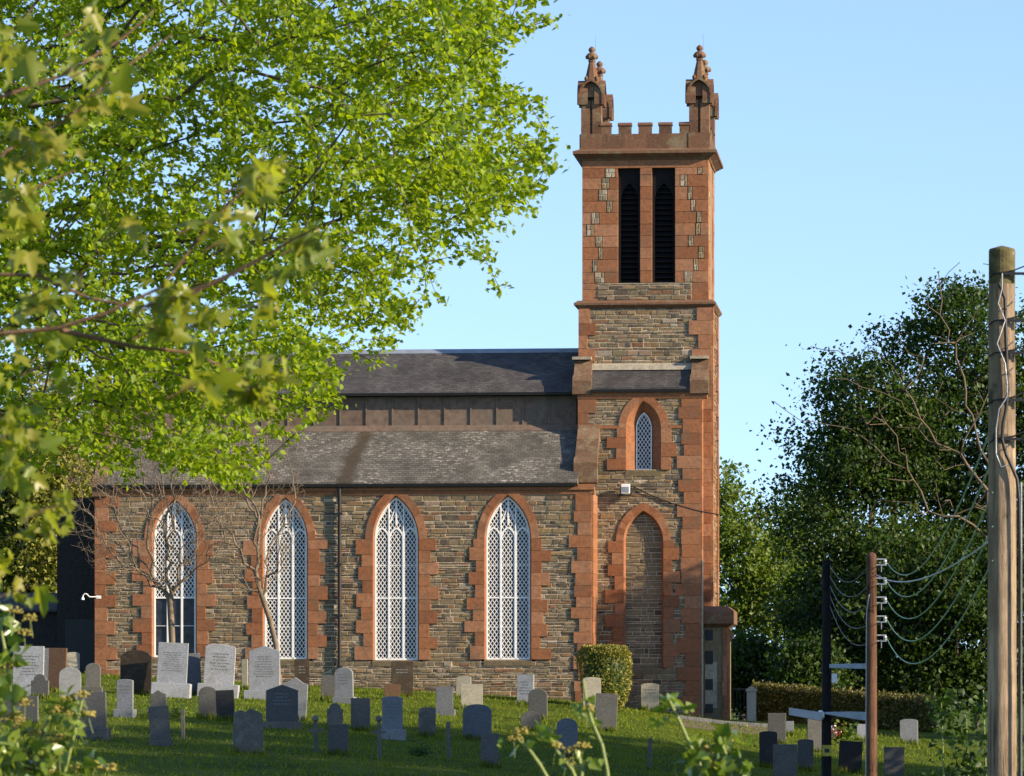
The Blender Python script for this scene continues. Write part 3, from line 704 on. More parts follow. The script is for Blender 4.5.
vp = MB(); vp.tube([(U(702.3, BV), BV-.03, WB), (U(702.3, BV), BV-.03, W(560, 4, BV))], .035, 8); vp.build('pale_downpipe', M['cream'], ch)
# ---------------------------------------------------------------- fixtures hanging on the church
fx = empty('floodlight', church.matrix_world @ Vector((0, 0, 0)))
def chw(u, v, wv): return (OX+u*CA+v*SA, OY-u*SA+v*CA, wv)
fx.location = chw(U(626, BV), BV-.05, W(490, 1, BV)); fx.rotation_euler = (0, 0, -AL)
tag(fx, 'small white box floodlight on the tower wall between the two arches', 'floodlight')
k_ = MB(); k_.box(-.16, .16, -.26, -.12, -.14, .2); k_.build('housing', M['white'], fx, .02)
k_ = MB(); k_.box(-.12, .12, -.268, -.262, -.1, .1); k_.build('lens', M['lead'], fx)
k_ = MB(); k_.box(-.04, .04, -.12, 0, -.1, -.04); k_.box(-.2, -.163, -.2, -.1, -.2, .1); k_.box(.163, .2, -.2, -.1, -.2, .1); k_.box(-.2, .2, -.2, -.1, -.22, -.18); k_.build('bracket', M['iron'], fx)
cb = MB(); pts = [chw(U(px, BV), BV-.06, W(py, 1, BV)) for px, py in ((631, 486), (636, 488), (650, 495), (670, 503), (690, 509), (701.5, 512), (719, 515))]
cb.tube(pts, .022, 5); tag(cb.build('cable', M['iron']), 'thin black cable looping across the tower from the white floodlight', 'cable')
sx_ = empty('spotlight', chw(U(96, 0), -.02, W(597, -17, 0)), -AL); tag(sx_, 'white swan neck lamp on the left corner of the church', 'lamp')
k_ = MB(); k_.tube([(.12, -.05, 0), (-.2, -.12, .0), (-.3, -.14, .1), (-.36, -.15, .12), (-.43, -.16, .06), (-.44, -.16, -.02)], .022, 6); k_.box(.02, .2, -.06, -.02, -.06, .05); k_.build('arm', M['white'], sx_)
k_ = MB(); k_.lathe([(.06, -.10), (.055, -.05), (.03, 0)], (-.44, -.16, 0), 10); k_.build('shade', M['white'], sx_)
# ================================================================== vegetation builders
def leafmat(name, c0, c1, trans=(.3, .5, .05), tf=.45, rough=.5, spec=.35):
    m = bpy.data.materials.new(name); m.use_nodes = True; n = m.node_tree; p = n.nodes['Principled BSDF']; o = n.nodes['Material Output']
    p.inputs['Roughness'].default_value = rough; p.inputs['Specular IOR Level'].default_value = spec
    t = tintnode(n); n.links.new(ramp(n, t, [(0, c0), (1, c1)]), p.inputs['Base Color'])
    tr = n.nodes.new('ShaderNodeBsdfTranslucent'); n.links.new(ramp(n, t, [(0, [x*.7 for x in trans]), (1, trans)]), tr.inputs[0])
    mx = n.nodes.new('ShaderNodeMixShader'); mx.inputs[0].default_value = tf
    n.links.new(p.outputs[0], mx.inputs[1]); n.links.new(tr.outputs[0], mx.inputs[2]); n.links.new(mx.outputs[0], o.inputs['Surface'])
    return m
M['beech'] = leafmat('fresh beech leaf', (.09, .165, .007), (.25, .33, .012), (.48, .62, .012), .5)
M['syc'] = leafmat('young sycamore leaf', (.11, .165, .012), (.25, .22, .03), (.46, .52, .025), .45, .4, .4)
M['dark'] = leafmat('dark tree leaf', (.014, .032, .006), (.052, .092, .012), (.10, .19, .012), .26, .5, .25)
M['mid'] = leafmat('mid green leaf', (.06, .105, .012), (.14, .19, .022), (.26, .38, .025), .3)
M['olive'] = leafmat('olive spring leaf', (.15, .155, .022), (.26, .25, .035), (.42, .45, .04), .3)
M['hedge'] = leafmat('hedge leaf', (.05, .058, .012), (.22, .175, .04), (.18, .2, .025), .2, .45, .4)
M['box'] = leafmat('clipped bush leaf', (.13, .135, .02), (.30, .26, .045), (.34, .36, .035), .2, .5, .3)
M['ivy'] = leafmat('ivy leaf', (.05, .10, .012), (.17, .22, .03), (.3, .44, .03), .3, .3, .5)
M['umbel'] = flat('ivy flower head', (.30, .25, .06), .8, .2, 0, .5, 30)
M['stem'] = flat('green stem', (.17, .21, .05), .5, .4, 0, .3, 20)
M['bark'] = flat('grey brown bark', (.085, .068, .052), .95, .1, 0, .4, 5, .8)
M['bark2'] = flat('pale twig bark', (.17, .13, .09), .95, .1, 0, .35, 5, .6)
M['barkdead'] = flat('dead branch bark', (.13, .10, .068), .95, .1, 0, .35, 5, .6)
M['barkred'] = flat('reddish twig bark', (.16, .095, .06), .9, .1, 0, .35, 9, .4)
def grow(roots, pts, bias=.35, step=.5, wig=.06, droop=0.0, seed=1):
    """join points into a branching tree: each new tip runs from the node that gives the shortest way, nodes = positions, parents"""
    g = np.random.default_rng(seed)
    pos = [np.array(p, float) for p in roots]; par = [-1]+list(range(len(roots)-1)); ln = [0.0]
    for i in range(1, len(roots)): ln.append(ln[-1]+np.linalg.norm(pos[i]-pos[i-1]))
    P_ = np.zeros((200000, 3)); L_ = np.zeros(200000); n = len(pos); P_[:n] = pos; L_[:n] = ln; tips = []
    order = np.argsort([min(np.linalg.norm(np.array(p)-r) for r in pos[1:] or pos) for p in pts])
    for k in order:
        p = np.array(pts[k]); d = np.linalg.norm(P_[:n]-p, axis=1); c = d+bias*L_[:n]; i = int(np.argmin(c)); D = d[i]
        m = max(1, int(round(D/step))); a = P_[i].copy(); prev = i; off = np.zeros(3)
        for s in range(1, m+1):
            t = s/m; off = off*.6+g.normal(0, wig, 3)*step
            q = a+(p-a)*t+(off if s < m else 0); q[2] += droop*4*t*(1-t)*D
            P_[n] = q; L_[n] = L_[prev]+np.linalg.norm(q-P_[prev]); par.append(prev); prev = n; n += 1
        tips.append(prev)
    return P_[:n].copy(), np.array(par), tips
def radii(par, tips, r0, e=2.4, cap=1e9):
    n = len(par); a = np.zeros(n); ch_ = np.zeros(n, int)
    for i in range(n-1, 0, -1):
        if ch_[i] == 0: a[i] = r0**e
        a[par[i]] += a[i]; ch_[par[i]] += 1
    return np.minimum(a**(1/e), cap)
def limbs(mb, pos, par, rad, sides=5, rmin=0):
    """tapered tubes; the thickest child carries on its parent's tube"""
    n = len(par); kids = [[] for _ in range(n)]
    for i in range(1, n): kids[par[i]].append(i)
    stack = [(0, None)]
    while stack:
        s, pre = stack.pop(); chain = [] if pre is None else [pre]; i = s
        while True:
            chain.append(i)
            if not kids[i]: break
            kk = sorted(kids[i], key=lambda k: -rad[k])
            for k in kk[1:]: stack.append((k, i))
            i = kk[0]
        rr = [rad[c] for c in chain]
        if pre is not None: rr[0] = min(rr[0], rr[1]*1.25)
        if max(rr) < rmin: continue
        if len(chain) > 1: mb.tube([pos[c] for c in chain], rr, sides if max(rr) > .02 else 4, rnd.random(), 0, False)
SHAPES = {
 'oval': ([(0, 0), (.30, .28), (.34, .55), (0, 1.0), (-.34, .55), (-.30, .28)], [(0,1,2,3), (0,3,4,5)]),
 'kite': ([(0, 0), (.38, .45), (0, 1.0), (-.38, .45)], [(0,1,2), (0,2,3)]),
 'palm': ([(0, 0), (.20, -.06), (.40, .06), (.27, .26), (.44, .36), (.62, .66), (.40, .62), (.23, .56), (.20, .82), (0, 1.10), (-.20, .82), (-.23, .56), (-.40, .62), (-.62, .66), (-.44, .36), (-.27, .26), (-.40, .06), (-.20, -.06)], [(0,1,2,3), (0,3,4,5,6,7), (0,7,8,9), (0,9,10,11), (0,11,12,13,14,15), (0,15,16,17)]),
 'ivy': ([(0, 0), (.30, -.05), (.46, .22), (.26, .55), (0, 1.0), (-.26, .55), (-.46, .22), (-.30, -.05)], [(0,1,2,3,4), (0,4,5,6,7)]),
}
def leaves(name, pts, size, mat, parent, shape='kite', up=.6, fold=.35, seed=3, flat_=None, tintf=None, droopv=0.0, dirs=None):
    g = np.random.default_rng(seed); k = len(pts); pts = np.asarray(pts, float)
    S, Fs = SHAPES[shape]; S = np.array(S); m = len(S)
    nrm = g.normal(0, 1, (k, 3)); nrm /= np.linalg.norm(nrm, axis=1)[:, None]; nrm[:, 2] += up*1.6*np.sign(up); nrm /= np.linalg.norm(nrm, axis=1)[:, None]
    d = g.normal(0, 1, (k, 3)) if dirs is None else np.asarray(dirs)+g.normal(0, .35, (k, 3))
    d[:, 2] -= droopv
    d -= nrm*np.sum(d*nrm, 1)[:, None]; d /= np.linalg.norm(d, axis=1)[:, None]+1e-9
    s_ = np.cross(d, nrm); sz = size*np.clip(g.normal(.95, .28, k), .4, 1.6)
    V = pts[:, None, :] + sz[:, None, None]*(S[None, :, 0, None]*s_[:, None, :] + S[None, :, 1, None]*d[:, None, :] + (np.abs(S[:, 0])[None, :, None]*fold - (S[:, 1]**2)[None, :, None]*.18)*nrm[:, None, :])
    me = bpy.data.meshes.new(name); me.vertices.add(k*m); me.vertices.foreach_set('co', V.reshape(-1))
    lt = [len(f) for f in Fs]; idx = np.concatenate([np.array(f) for f in Fs]); tot = len(idx)
    me.loops.add(k*tot); me.loops.foreach_set('vertex_index', (np.arange(k)[:, None]*m+idx[None, :]).reshape(-1).astype(np.int32))
    me.polygons.add(k*len(Fs)); st = np.concatenate([[0], np.cumsum(lt)[:-1]])
    me.polygons.foreach_set('loop_start', (np.arange(k)[:, None]*tot+st[None, :]).reshape(-1).astype(np.int32))
    me.update(calc_edges=True)
    t = g.uniform(0, 1, k) if tintf is None else tintf
    a = me.attributes.new('tint', 'FLOAT', 'FACE'); a.data.foreach_set('value', np.repeat(t, len(Fs)).astype(np.float32))
    me.materials.append(mat); me.validate()
    o = bpy.data.objects.new(name, me); COL.objects.link(o); o.parent = parent
    return o
def along(pos, par, sel, per_m, jit, g):
    """points (and directions) spread along the chosen branch pieces"""
    out = []; dr = []
    for i in sel:
        a, b = pos[par[i]], pos[i]; L = np.linalg.norm(b-a); n = g.poisson(per_m*L)
        for _ in range(n):
            out.append(a+(b-a)*g.uniform(0, 1)+g.normal(0, jit, 3)); dr.append((b-a)/max(L, 1e-6))
    return np.array(out), np.array(dr)
def blob(g, ells, n, hollow=.55, gap=None):
    """points in a set of ellipsoids, thinned towards the middle"""
    vol = np.array([e[3]*e[4]*e[5] for e in ells]); pk = g.choice(len(ells), n, p=vol/vol.sum()); out = []
    for k in pk:
        e = ells[k]; v = g.normal(0, 1, 3); v /= np.linalg.norm(v); r = (hollow**3+(1-hollow**3)*g.uniform())**(1/3)*g.uniform(.9, 1.05)
        out.append([e[0]+v[0]*e[3]*r, e[1]+v[1]*e[4]*r, e[2]+v[2]*e[5]*r])
    return np.array(out)
def tree(name, label, x, y, ells, ntips, nleaf, lsize, mat, bark='bark', group=None, seed=1, tr=.25, r0=.02, spread=.55, cat='tree', shape='kite', hollow=.5, kind_up=.3, minz=None, trunk_h=None, lean=0):
    """trunk with limbs and a leafy crown; ellipsoids are given relative to the foot"""
    g = np.random.default_rng(seed); z = ground(x, y); root = empty(name, (x, y, z))
    tag(root, label, cat, group)
    pts = blob(g, ells, ntips, hollow)
    th = trunk_h or min(e[2]-e[5]*.6 for e in ells)
    roots = [np.array([0, 0, -.4]), np.array([.02, 0, th*.3]), np.array([.08+lean*.3, .05, th*.65]), np.array([lean, 0, th])]
    pos, par, tips = grow(roots, pts, .3, .7, .10, .03, seed)
    rad = radii(par, tips, r0, 2.3, tr)
    mb = MB(); limbs(mb, pos, par, rad, 6, r0*.9); mb.build('trunk', M[bark], root)
    n = len(pos); sel = [i for i in range(4, n) if rad[i] < r0*2.2]
    # leaf clumps round the tips
    tp = np.array([pos[i] for i in tips]); per = nleaf/len(tp)
    cl = []; tt = []
    for p in tp:
        k = g.poisson(per*g.uniform(.4, 1.6)); s = spread*g.uniform(.7, 1.3); q = g.normal(0, 1, (k, 3))*np.array([s, s, s*.55]); cl.append(p+q); tt.append(np.clip(g.uniform(.1, .9)+g.normal(0, .2, k), 0, 1))
    leaves('crown', np.concatenate(cl), lsize, M[mat], root, shape, kind_up, .3, seed, None, np.concatenate(tt))
    return root
def copy_tree(root, loc, rz, s, label, group):
    r = root.copy(); COL.objects.link(r); r.location = loc; r.rotation_euler = (0, 0, rz); r.scale = (s, s, s)
    r['label'] = label
    if group: r['group'] = group
    for c in root.children:
        d = c.copy(); COL.objects.link(d); d.parent = r
    return r
def at(px, Y): return (px-512)*Y/F
def hh(py, Y, x): return (HZ-py)*Y/F - ground(x, Y)     # height above the ground there
# ------------------------------------------------------------------ trees behind the church, right
Y = 172; x = at(915, Y); G_ = 'trees beyond the church'
H = lambda py: hh(py, Y, x)
sx = Y/F
big = tree('broadleaf_tree', 'large dense dark green tree towering behind the utility poles on the right', x, Y,
     [((lx-915)*sx, (k % 3-1)*1.6, H(ly), lr*sx, lr*sx*.9, lr*sx*.8) for k, (lx, ly, lr) in enumerate(((958, 322, 42), (905, 352, 42), (985, 385, 60), (862, 395, 40), (832, 462, 44), (806, 440, 24), (796, 520, 36), (900, 450, 70), (965, 480, 70), (850, 560, 60), (930, 580, 80), (1010, 540, 70), (880, 640, 60), (1045, 430, 60), (988, 300, 26), (806, 600, 36), (776, 478, 13), (1065, 345, 55), (930, 300, 18), (820, 405, 34), (880, 415, 48), (865, 480, 50), (925, 420, 50), (840, 372, 22)))],
     1000, 100000, .18, 'dark', 'bark', G_, 5, .35, .022, .55, hollow=.2)
Y = 186; x = at(742, Y); sx = Y/F
H = lambda py: hh(py, Y, x)
tree('broadleaf_tree', 'sunlit lighter green tree just right of the church tower', x, Y,
     [(0, 0, H(560), 50*sx, 2.2, 75*sx), (-25*sx, 0, H(520), 30*sx, 2, 55*sx), (30*sx, 0, H(590), 45*sx, 2, 60*sx), (-10*sx, 0, H(480), 22*sx, 1.2, 24*sx)], 330, 15000, .19, 'mid', 'bark', G_, 8, .2, .02, .42, hollow=.3)
Y = 190; x = at(812, Y)
tree('broadleaf_tree', 'shaded green tree between the light tree and the large dark one', x, Y,
     [(0, 0, H(560), 45*sx, 2.2, 90*sx), (10*sx, 0, H(620), 45*sx, 2, 40*sx), (-20*sx, 0, H(610), 35*sx, 2, 40*sx)], 300, 12000, .19, 'mid', 'bark', G_, 9, .2, .02, .42, hollow=.3)
# a bare dead branchy tree in front of the big one
Y = 160; x = at(1001, Y); sx = Y/F; z = ground(x, Y)
dt = empty('dead_tree', (x, Y, z)); tag(dt, 'bare tree with pale crooked branches in front of the large dark tree', 'tree')
g_ = np.random.default_rng(4)
pts = []
for px, py in ((775, 400), (800, 420), (812, 345), (830, 380), (850, 360), (868, 345), (900, 330), (926, 300), (940, 270), (960, 262), (985, 262), (1000, 275), (905, 390), (880, 410), (870, 440), (920, 420), (945, 380), (930, 440), (900, 450), (950, 330)):
    pts.append([at(px, Y)-x, g_.uniform(-.8, .8), (HZ-py)*sx-z])
for k in range(110):
    pts.append([g_.uniform(-5, .3), g_.uniform(-1, 1), (HZ-g_.uniform(330, 520))*sx-z])
pos, par, tips = grow([[0, 0, -.3], [-.1, 0, 3], [-.35, 0, 6], [-.5, 0, 9]], pts, .35, .6, .16, .06, 4)
mb = MB(); limbs(mb, pos, par, radii(par, tips, .016, 2.2, .22), 6); mb.build('trunk', M['barkdead'], dt)
# dark thicket under the big tree
for k, (px, top, wd, Yk) in enumerate(((835, 560, 55, 168), (905, 520, 60, 166), (975, 540, 60, 165), (1045, 480, 60, 166), (748, 632, 24, 170), (808, 640, 22, 164))):
    x = at(px, Yk); sx = Yk/F; H = lambda py: hh(py, Yk, x)
    tree('thicket_bush', ('dark bush', 'tall dark bush', 'dark leafy bush', 'big dark bush', 'small dark bush', 'low dark bush')[k] + (' of the thicket above the left half of the hedge', ' of the thicket behind the hedge, under the big tree', ' of the thicket between the brown pole and the big pole', ' of the thicket beyond the big utility pole', ' beyond the gate right of the church porch', ' behind the hedge just left of the dark pole')[k], x, Yk, [(0, 0, H((top+710)/2), wd*sx, 1.8, (710-top)/2*sx), (wd*.4*sx, -.3, H(675), wd*.8*sx, 1.6, 34*sx), (-wd*.4*sx, -.3, H(682), wd*.8*sx, 1.6, 28*sx)], 260, 13000, .19, 'dark', 'bark', 'thicket bushes behind the hedge', 60+k, .12, .02, .42, 'bush', hollow=.2, trunk_h=.8)
# row out to the right that shades the lower graveyard
GS = 'trees beyond the right edge'
for k, (xx, yy, s) in enumerate(((22.5, 91, 1.05), (28, 105, 1.0), (26.5, 120, .72), (34, 98, 1.15), (31, 86, 1.1), (22.5, 104, .9), (25, 112, 1.0))):
    copy_tree(big, (xx, yy, ground(xx, yy)), 1.1+k*1.7, s, 'dark green tree of the row beyond the right edge of the view', GS)
tree('slender_tree', 'slender dark tree beyond the right edge whose shade falls on the tower foot', 23.7, 143.8, [(0, 0, 8.2, 1.75, 1.45, 6.0), (.3, 0, 5, 1.7, 1.5, 4), (-.2, 0, 3, 1.6, 1.5, 2.5)], 420, 24000, .2, 'dark', 'bark', None, 77, .12, .02, .4)
copy_tree(bpy.data.objects['slender_tree'], (27.4, 142.2, ground(27.4, 142.2)), 2.1, 1.14, 'taller slender dark tree added beyond the right edge to deepen the tower foot shade', None)  # unseen second tree, added to deepen the shade on the tower foot
# ------------------------------------------------------------------ trees behind the church, left
Y = 178; sx = Y/F
for k, (px, top, wd, mat, lab) in enumerate(((60, 318, 50, 'olive', 'olive green tree half hidden behind the church left gable'), (5, 350, 60, 'mid', 'bushy green tree at the left edge behind the annex'), (-50, 330, 70, 'olive', 'tall olive tree cut by the left edge of the view'), (32, 335, 62, 'olive', 'broad olive tree filling the gap between the bushy tree and the gable'))):
    x = at(px, Y); H = lambda py: hh(py, Y, x)
    mid = (top+640)/2
    tree('broadleaf_tree', lab, x, Y+k, [(0, 0, H(mid), wd*sx, 2.2, (640-top)/2*sx), (-wd*.5*sx, 0, H(mid+40), wd*.7*sx, 2, (600-top)/2*sx), (wd*.4*sx, 0, H(mid+60), wd*.6*sx, 2, (560-top)/2*sx)], 420, 16000, .19, mat, 'bark2', 'trees behind the left end of the church', 20+k, .2, .02, .45, hollow=.25)
# ------------------------------------------------------------------ great beech overhanging from the left
g_ = np.random.default_rng(21); Yb = 40.0; bx = -9.2
beech = empty('beech_tree', (bx, Yb, ground(bx, Yb))); bz = ground(bx, Yb)
tag(beech, 'big beech with bright fresh green leaves overhanging the church from the left', 'tree')
edge = [(-420, -230), (500, -230), (540, -50), (574, 2), (545, 12), (515, 22), (500, 48), (522, 82), (556, 108), (545, 132), (552, 190), (520, 180), (497, 235), (505, 265), (452, 262), (432, 300), (428, 342), (395, 315), (365, 345), (345, 335), (338, 398), (302, 415), (262, 452), (218, 492), (170, 470), (140, 440), (112, 486), (80, 430), (40, 460), (0, 470), (-420, 520)]
def inpoly(px, py, pl):
    c = False; j = len(pl)-1
    for i in range(len(pl)):
        xi, yi = pl[i]; xj, yj = pl[j]
        if (yi > py) != (yj > py) and px < (xj-xi)*(py-yi)/(yj-yi)+xi: c = not c
        j = i
    return c
pts = []
while len(pts) < 3600:
    px, py = g_.uniform(-380, 600), g_.uniform(-200, 480)
    if px < -60 and g_.uniform() < .6: continue
    if py < -25 and g_.uniform() < .6: continue
    if not inpoly(px, py, edge): continue
    w_ = 1.0
    if py > 330: w_ = (1.0 if px < 345 else .55) if px > 60 else .55
    elif py > 250: w_ = .8
    if 330 < px and py > 200: w_ *= .75
    lay = .5+.5*math.sin(py/19+1.7*math.sin(px/105+.6)+.9*math.sin(px/37+py/60)); w_ *= .32+.68*lay
    if g_.uniform() > w_: continue
    yy = Yb+g_.normal(0, 2.0); pts.append([(px-512)*Yb/F-bx, yy-Yb, (HZ-py)*Yb/F-bz])
pos, par, tips = grow([[0, 0, -.4], [.1, 0, 1.6], [.3, .1, 3.4], [.6, 0, 5.2], [1.3, -.2, 6.4]], pts, .22, .33, .10, .02, 21)
rad = radii(par, tips, .0042, 2.35, .34)
mb = MB(); limbs(mb, pos, par, rad, 6); mb.build('trunk', M['bark'], beech)
sel = [i for i in range(5, len(pos)) if rad[i] < .0098]
lp, ld = along(pos, par, sel, 60, .045, g_)
tp = np.array([pos[i] for i in tips])
ex = np.concatenate([tp+g_.normal(0, .06, tp.shape)*[1.25, 1.25, .6] for _ in range(17)])
allp = np.concatenate([lp, ex]); dirs = np.concatenate([ld, g_.normal(0, 1, ex.shape)])
leaves('crown', allp, .063, M['beech'], beech, 'oval', .55, .25, 22, None, None, .35, dirs)
print('beech leaves', len(allp), 'nodes', len(pos))
# ------------------------------------------------------------------ two bare trees before the nave
def bare(name, label, foot, limbs_px, region, n, Y, seed, r0=.011):
    x = at(foot[0], Y); z = ground(x, Y); g = np.random.default_rng(seed); sx = Y/F
    root = empty(name, (x, Y, z)); tag(root, label, 'tree', 'bare trees in front of the nave')
    c = lambda px, py, d=0: [at(px, Y)-x, d, (HZ-py)*sx-z]
    roots = [[0, 0, -.3]]+[c(px, py) for px, py in limbs_px]
    pts = []
    while len(pts) < n:
        px, py = g.uniform(region[0], region[1]), g.uniform(region[2], region[3])
        cx, cy, rx, ry = (region[0]+region[1])/2, (region[2]+region[3])/2, (region[1]-region[0])/2, (region[3]-region[2])/2
        if ((px-cx)/rx)**2+((py-cy)/ry)**2 > 1: continue
        pts.append(c(px, py, g.normal(0, .9)))
    pos, par, tips = grow(roots, pts, .38, .3, .075, .03, seed)
    mb = MB(); limbs(mb, pos, par, radii(par, tips, r0, 2.15, .16), 6); mb.build('trunk', M['bark2'], root)
bare('bare_tree', 'bare forked tree with many fine twigs before the leftmost nave window', (172, 668), [(172, 640), (171, 620), (170, 600)], (62, 240, 395, 592), 2200, 141, 31, .0050)
bare('bare_tree', 'slender bare leaning tree before the second nave window from the left', (281, 668), [(276, 645), (270, 620), (262, 596), (255, 570)], (196, 306, 370, 600), 1400, 140, 33, .0050)
# ------------------------------------------------------------------ clipped bush, hedge
Y = 146.8; x = at(605, Y); sx = Y/F; z = ground(x, Y); g_ = np.random.default_rng(41)
bush = empty('clipped_bush', (x, Y, z)); tag(bush, 'rounded clipped evergreen bush standing before the church wall beside the tower', 'bush')
hw_, hg = 28*sx, 61*sx
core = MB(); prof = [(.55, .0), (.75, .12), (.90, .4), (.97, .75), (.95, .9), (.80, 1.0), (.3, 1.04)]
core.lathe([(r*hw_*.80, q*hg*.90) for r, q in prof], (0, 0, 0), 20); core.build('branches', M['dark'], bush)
pp = []
for _ in range(12000):
    k = g_.uniform(0, len(prof)-1.001); i = int(k); f = k-i; r = prof[i][0]*(1-f)+prof[i+1][0]*f; q = prof[i][1]*(1-f)+prof[i+1][1]*f; a = g_.uniform(0, 2*math.pi)
    rr = r*hw_*(g_.uniform(.88, 1.03)+.045*math.sin(3*a+q*5)+.03*math.sin(7*a-q*9))
    if g_.uniform() < .3: rr *= math.sqrt(g_.uniform()); q = 1.0+.03*g_.uniform()
    if q >= 1 and rr > .8*hw_: q = .93
    pp.append([rr*math.cos(a), rr*math.sin(a), q*hg])
leaves('foliage', pp, .07, M['box'], bush, 'kite', .2, .3, 42)
Y0h, Y1h = 158, 150; hx0, hx1 = at(752, Y0h), at(935, Y1h)
hd_ = empty('hedge', ((hx0+hx1)/2, 154, ground((hx0+hx1)/2, 154))); tag(hd_, 'long clipped hedge under the dark tree at the right', 'hedge')
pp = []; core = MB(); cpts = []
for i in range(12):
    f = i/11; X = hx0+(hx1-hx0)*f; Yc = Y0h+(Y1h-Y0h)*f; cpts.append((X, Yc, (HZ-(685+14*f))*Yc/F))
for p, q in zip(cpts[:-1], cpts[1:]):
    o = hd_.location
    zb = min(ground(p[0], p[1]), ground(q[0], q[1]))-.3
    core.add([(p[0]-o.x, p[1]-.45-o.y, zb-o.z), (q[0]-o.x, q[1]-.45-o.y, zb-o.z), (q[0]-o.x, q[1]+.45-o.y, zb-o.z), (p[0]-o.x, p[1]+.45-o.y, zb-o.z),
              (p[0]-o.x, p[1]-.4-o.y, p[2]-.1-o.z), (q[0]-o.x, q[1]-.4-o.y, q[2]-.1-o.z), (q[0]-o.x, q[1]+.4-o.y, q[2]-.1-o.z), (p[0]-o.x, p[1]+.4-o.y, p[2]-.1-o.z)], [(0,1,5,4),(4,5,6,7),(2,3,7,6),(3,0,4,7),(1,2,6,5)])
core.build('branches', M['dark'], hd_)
for _ in range(9500):
    f = g_.uniform(); k = f*11; i = min(int(k), 10); ff = k-i; p = np.array(cpts[i])*(1-ff)+np.array(cpts[i+1])*ff; gz = ground(p[0], p[1])
    if g_.uniform() < .65: yy, zz = -.5+g_.normal(0, .05), g_.uniform(gz+.05, p[2])
    else: yy, zz = g_.uniform(-.5, .5), p[2]+g_.normal(0, .06)
    pp.append([p[0]-o.x, p[1]+yy-o.y, zz-o.z])
leaves('foliage', pp, .095, M['hedge'], hd_, 'kite', .2, .3, 43)
# ================================================================== graveyard
def head(name, a, b, rough=.8, blot=(.2, .19, .15), amt=.4, sc=2.2): M[name] = stone_mat(name+' headstone', [(0, a), (1, b)], blot, min(.9, amt*1.45), sc, .4)
head('marble', (.25, .262, .285), (.32, .33, .345), .6, (.22, .22, .20), .6)
head('pale', (.18, .188, .20), (.235, .24, .245), .8, (.20, .20, .17), .6)
head('greystone', (.10, .098, .09), (.14, .135, .12), .9, (.10, .10, .08), .7)
head('darkgrey', (.085, .085, .083), (.12, .118, .11), .9, (.11, .105, .085), .5)
head('bluegrey', (.12, .127, .135), (.165, .172, .18), .7, (.11, .12, .13), .5)
head('black', (.03, .03, .03), (.05, .048, .046), .5, (.05, .05, .05), .4)
head('brown', (.11, .062, .038), (.15, .085, .052), .9, (.12, .10, .07), .5)
head('darkbrown', (.04, .03, .022), (.055, .042, .03), .9, (.10, .08, .05), .5)
head('creamstone', (.27, .25, .19), (.34, .31, .24), .9, (.24, .23, .17), .5)
head('lichen', (.10, .095, .08), (.15, .145, .125), .95, (.21, .20, .165), .6, 3)
M['letter'] = flat('dark lettering', (.14, .14, .145), .8, .2, 0, .2, 20, 0)
def outline(shape, h, H):
    """outline of a headstone, half width h, height H"""
    L = []
    if shape == 'flat': return [(-h, 0), (-h, H), (h, H), (h, 0)]
    if shape == 'camber':
        return [(-h, 0)] + [(h*math.sin(t), H-h*.22+h*.22*math.cos(t*1.0)) if abs(t) < 1.571 else 0 for t in np.linspace(-1.57, 1.57, 11)] + [(h, 0)]
    if shape == 'round':
        return [(-h, 0)] + [(-h*math.cos(t), H-h*.75+h*.75*math.sin(t)) for t in np.linspace(0, math.pi, 15)] + [(h, 0)]
    if shape == 'seg':
        return [(-h, 0), (-h, H-h*.42)] + [(-h*.92*math.cos(t), H-h*.38+h*.38*math.sin(t)) for t in np.linspace(.15, math.pi-.15, 11)] + [(h, H-h*.42), (h, 0)]
    if shape == 'gable': return [(-h, 0), (-h, H-h*.36), (0, H), (h, H-h*.36), (h, 0)]
    if shape == 'peak':
        return [(-h, 0), (-h, H-h*.5), (-h*.62, H-h*.40), (0, H), (h*.62, H-h*.40), (h, H-h*.5), (h, 0)]
    if shape == 'shoulder':
        return [(-h, 0), (-h, H-h*.72), (-h*.72, H-h*.72)] + [(-h*.70*math.cos(t), H-h*.62+h*.62*math.sin(t)) for t in np.linspace(0, math.pi, 11)] + [(h*.72, H-h*.72), (h, H-h*.72), (h, 0)]
    if shape == 'rough':
        return [(-h, 0), (-h*.97, H*.5), (-h*.9, H*.93), (-h*.5, H*.97), (-.1*h, H*.93), (.1*h, H), (h*.6, H*.95), (h*.93, H*.9), (h, H*.4), (h*1.04, 0)]
def slab_mesh(mb, shape, h, H, y0, y1, z0=0, t=.5):
    pr_ = [(x, z+z0) for x, z in outline(shape, h, H)]
    mb.along_v(pr_, y0, y1, t)
SR = random.Random(5); FEET = []
def inscription(mb, h, H, y, rows, top=.78, z0=0, wfac=.72):
    z = z0+H*top; rh = min(.10, H*.5/rows)
    for r in range(rows):
        wd = h*wfac*SR.uniform(.55, 1.0); x = -wd
        while x < wd-.02:
            l = SR.uniform(.03, .12); e_ = min(x+l, wd); mb.add([(x, y, z), (e_, y, z), (e_, y, z+rh*.36), (x, y, z+rh*.36)], [(0,1,2,3)], .5, 1); x = e_+SR.uniform(.018, .03)
        z -= rh
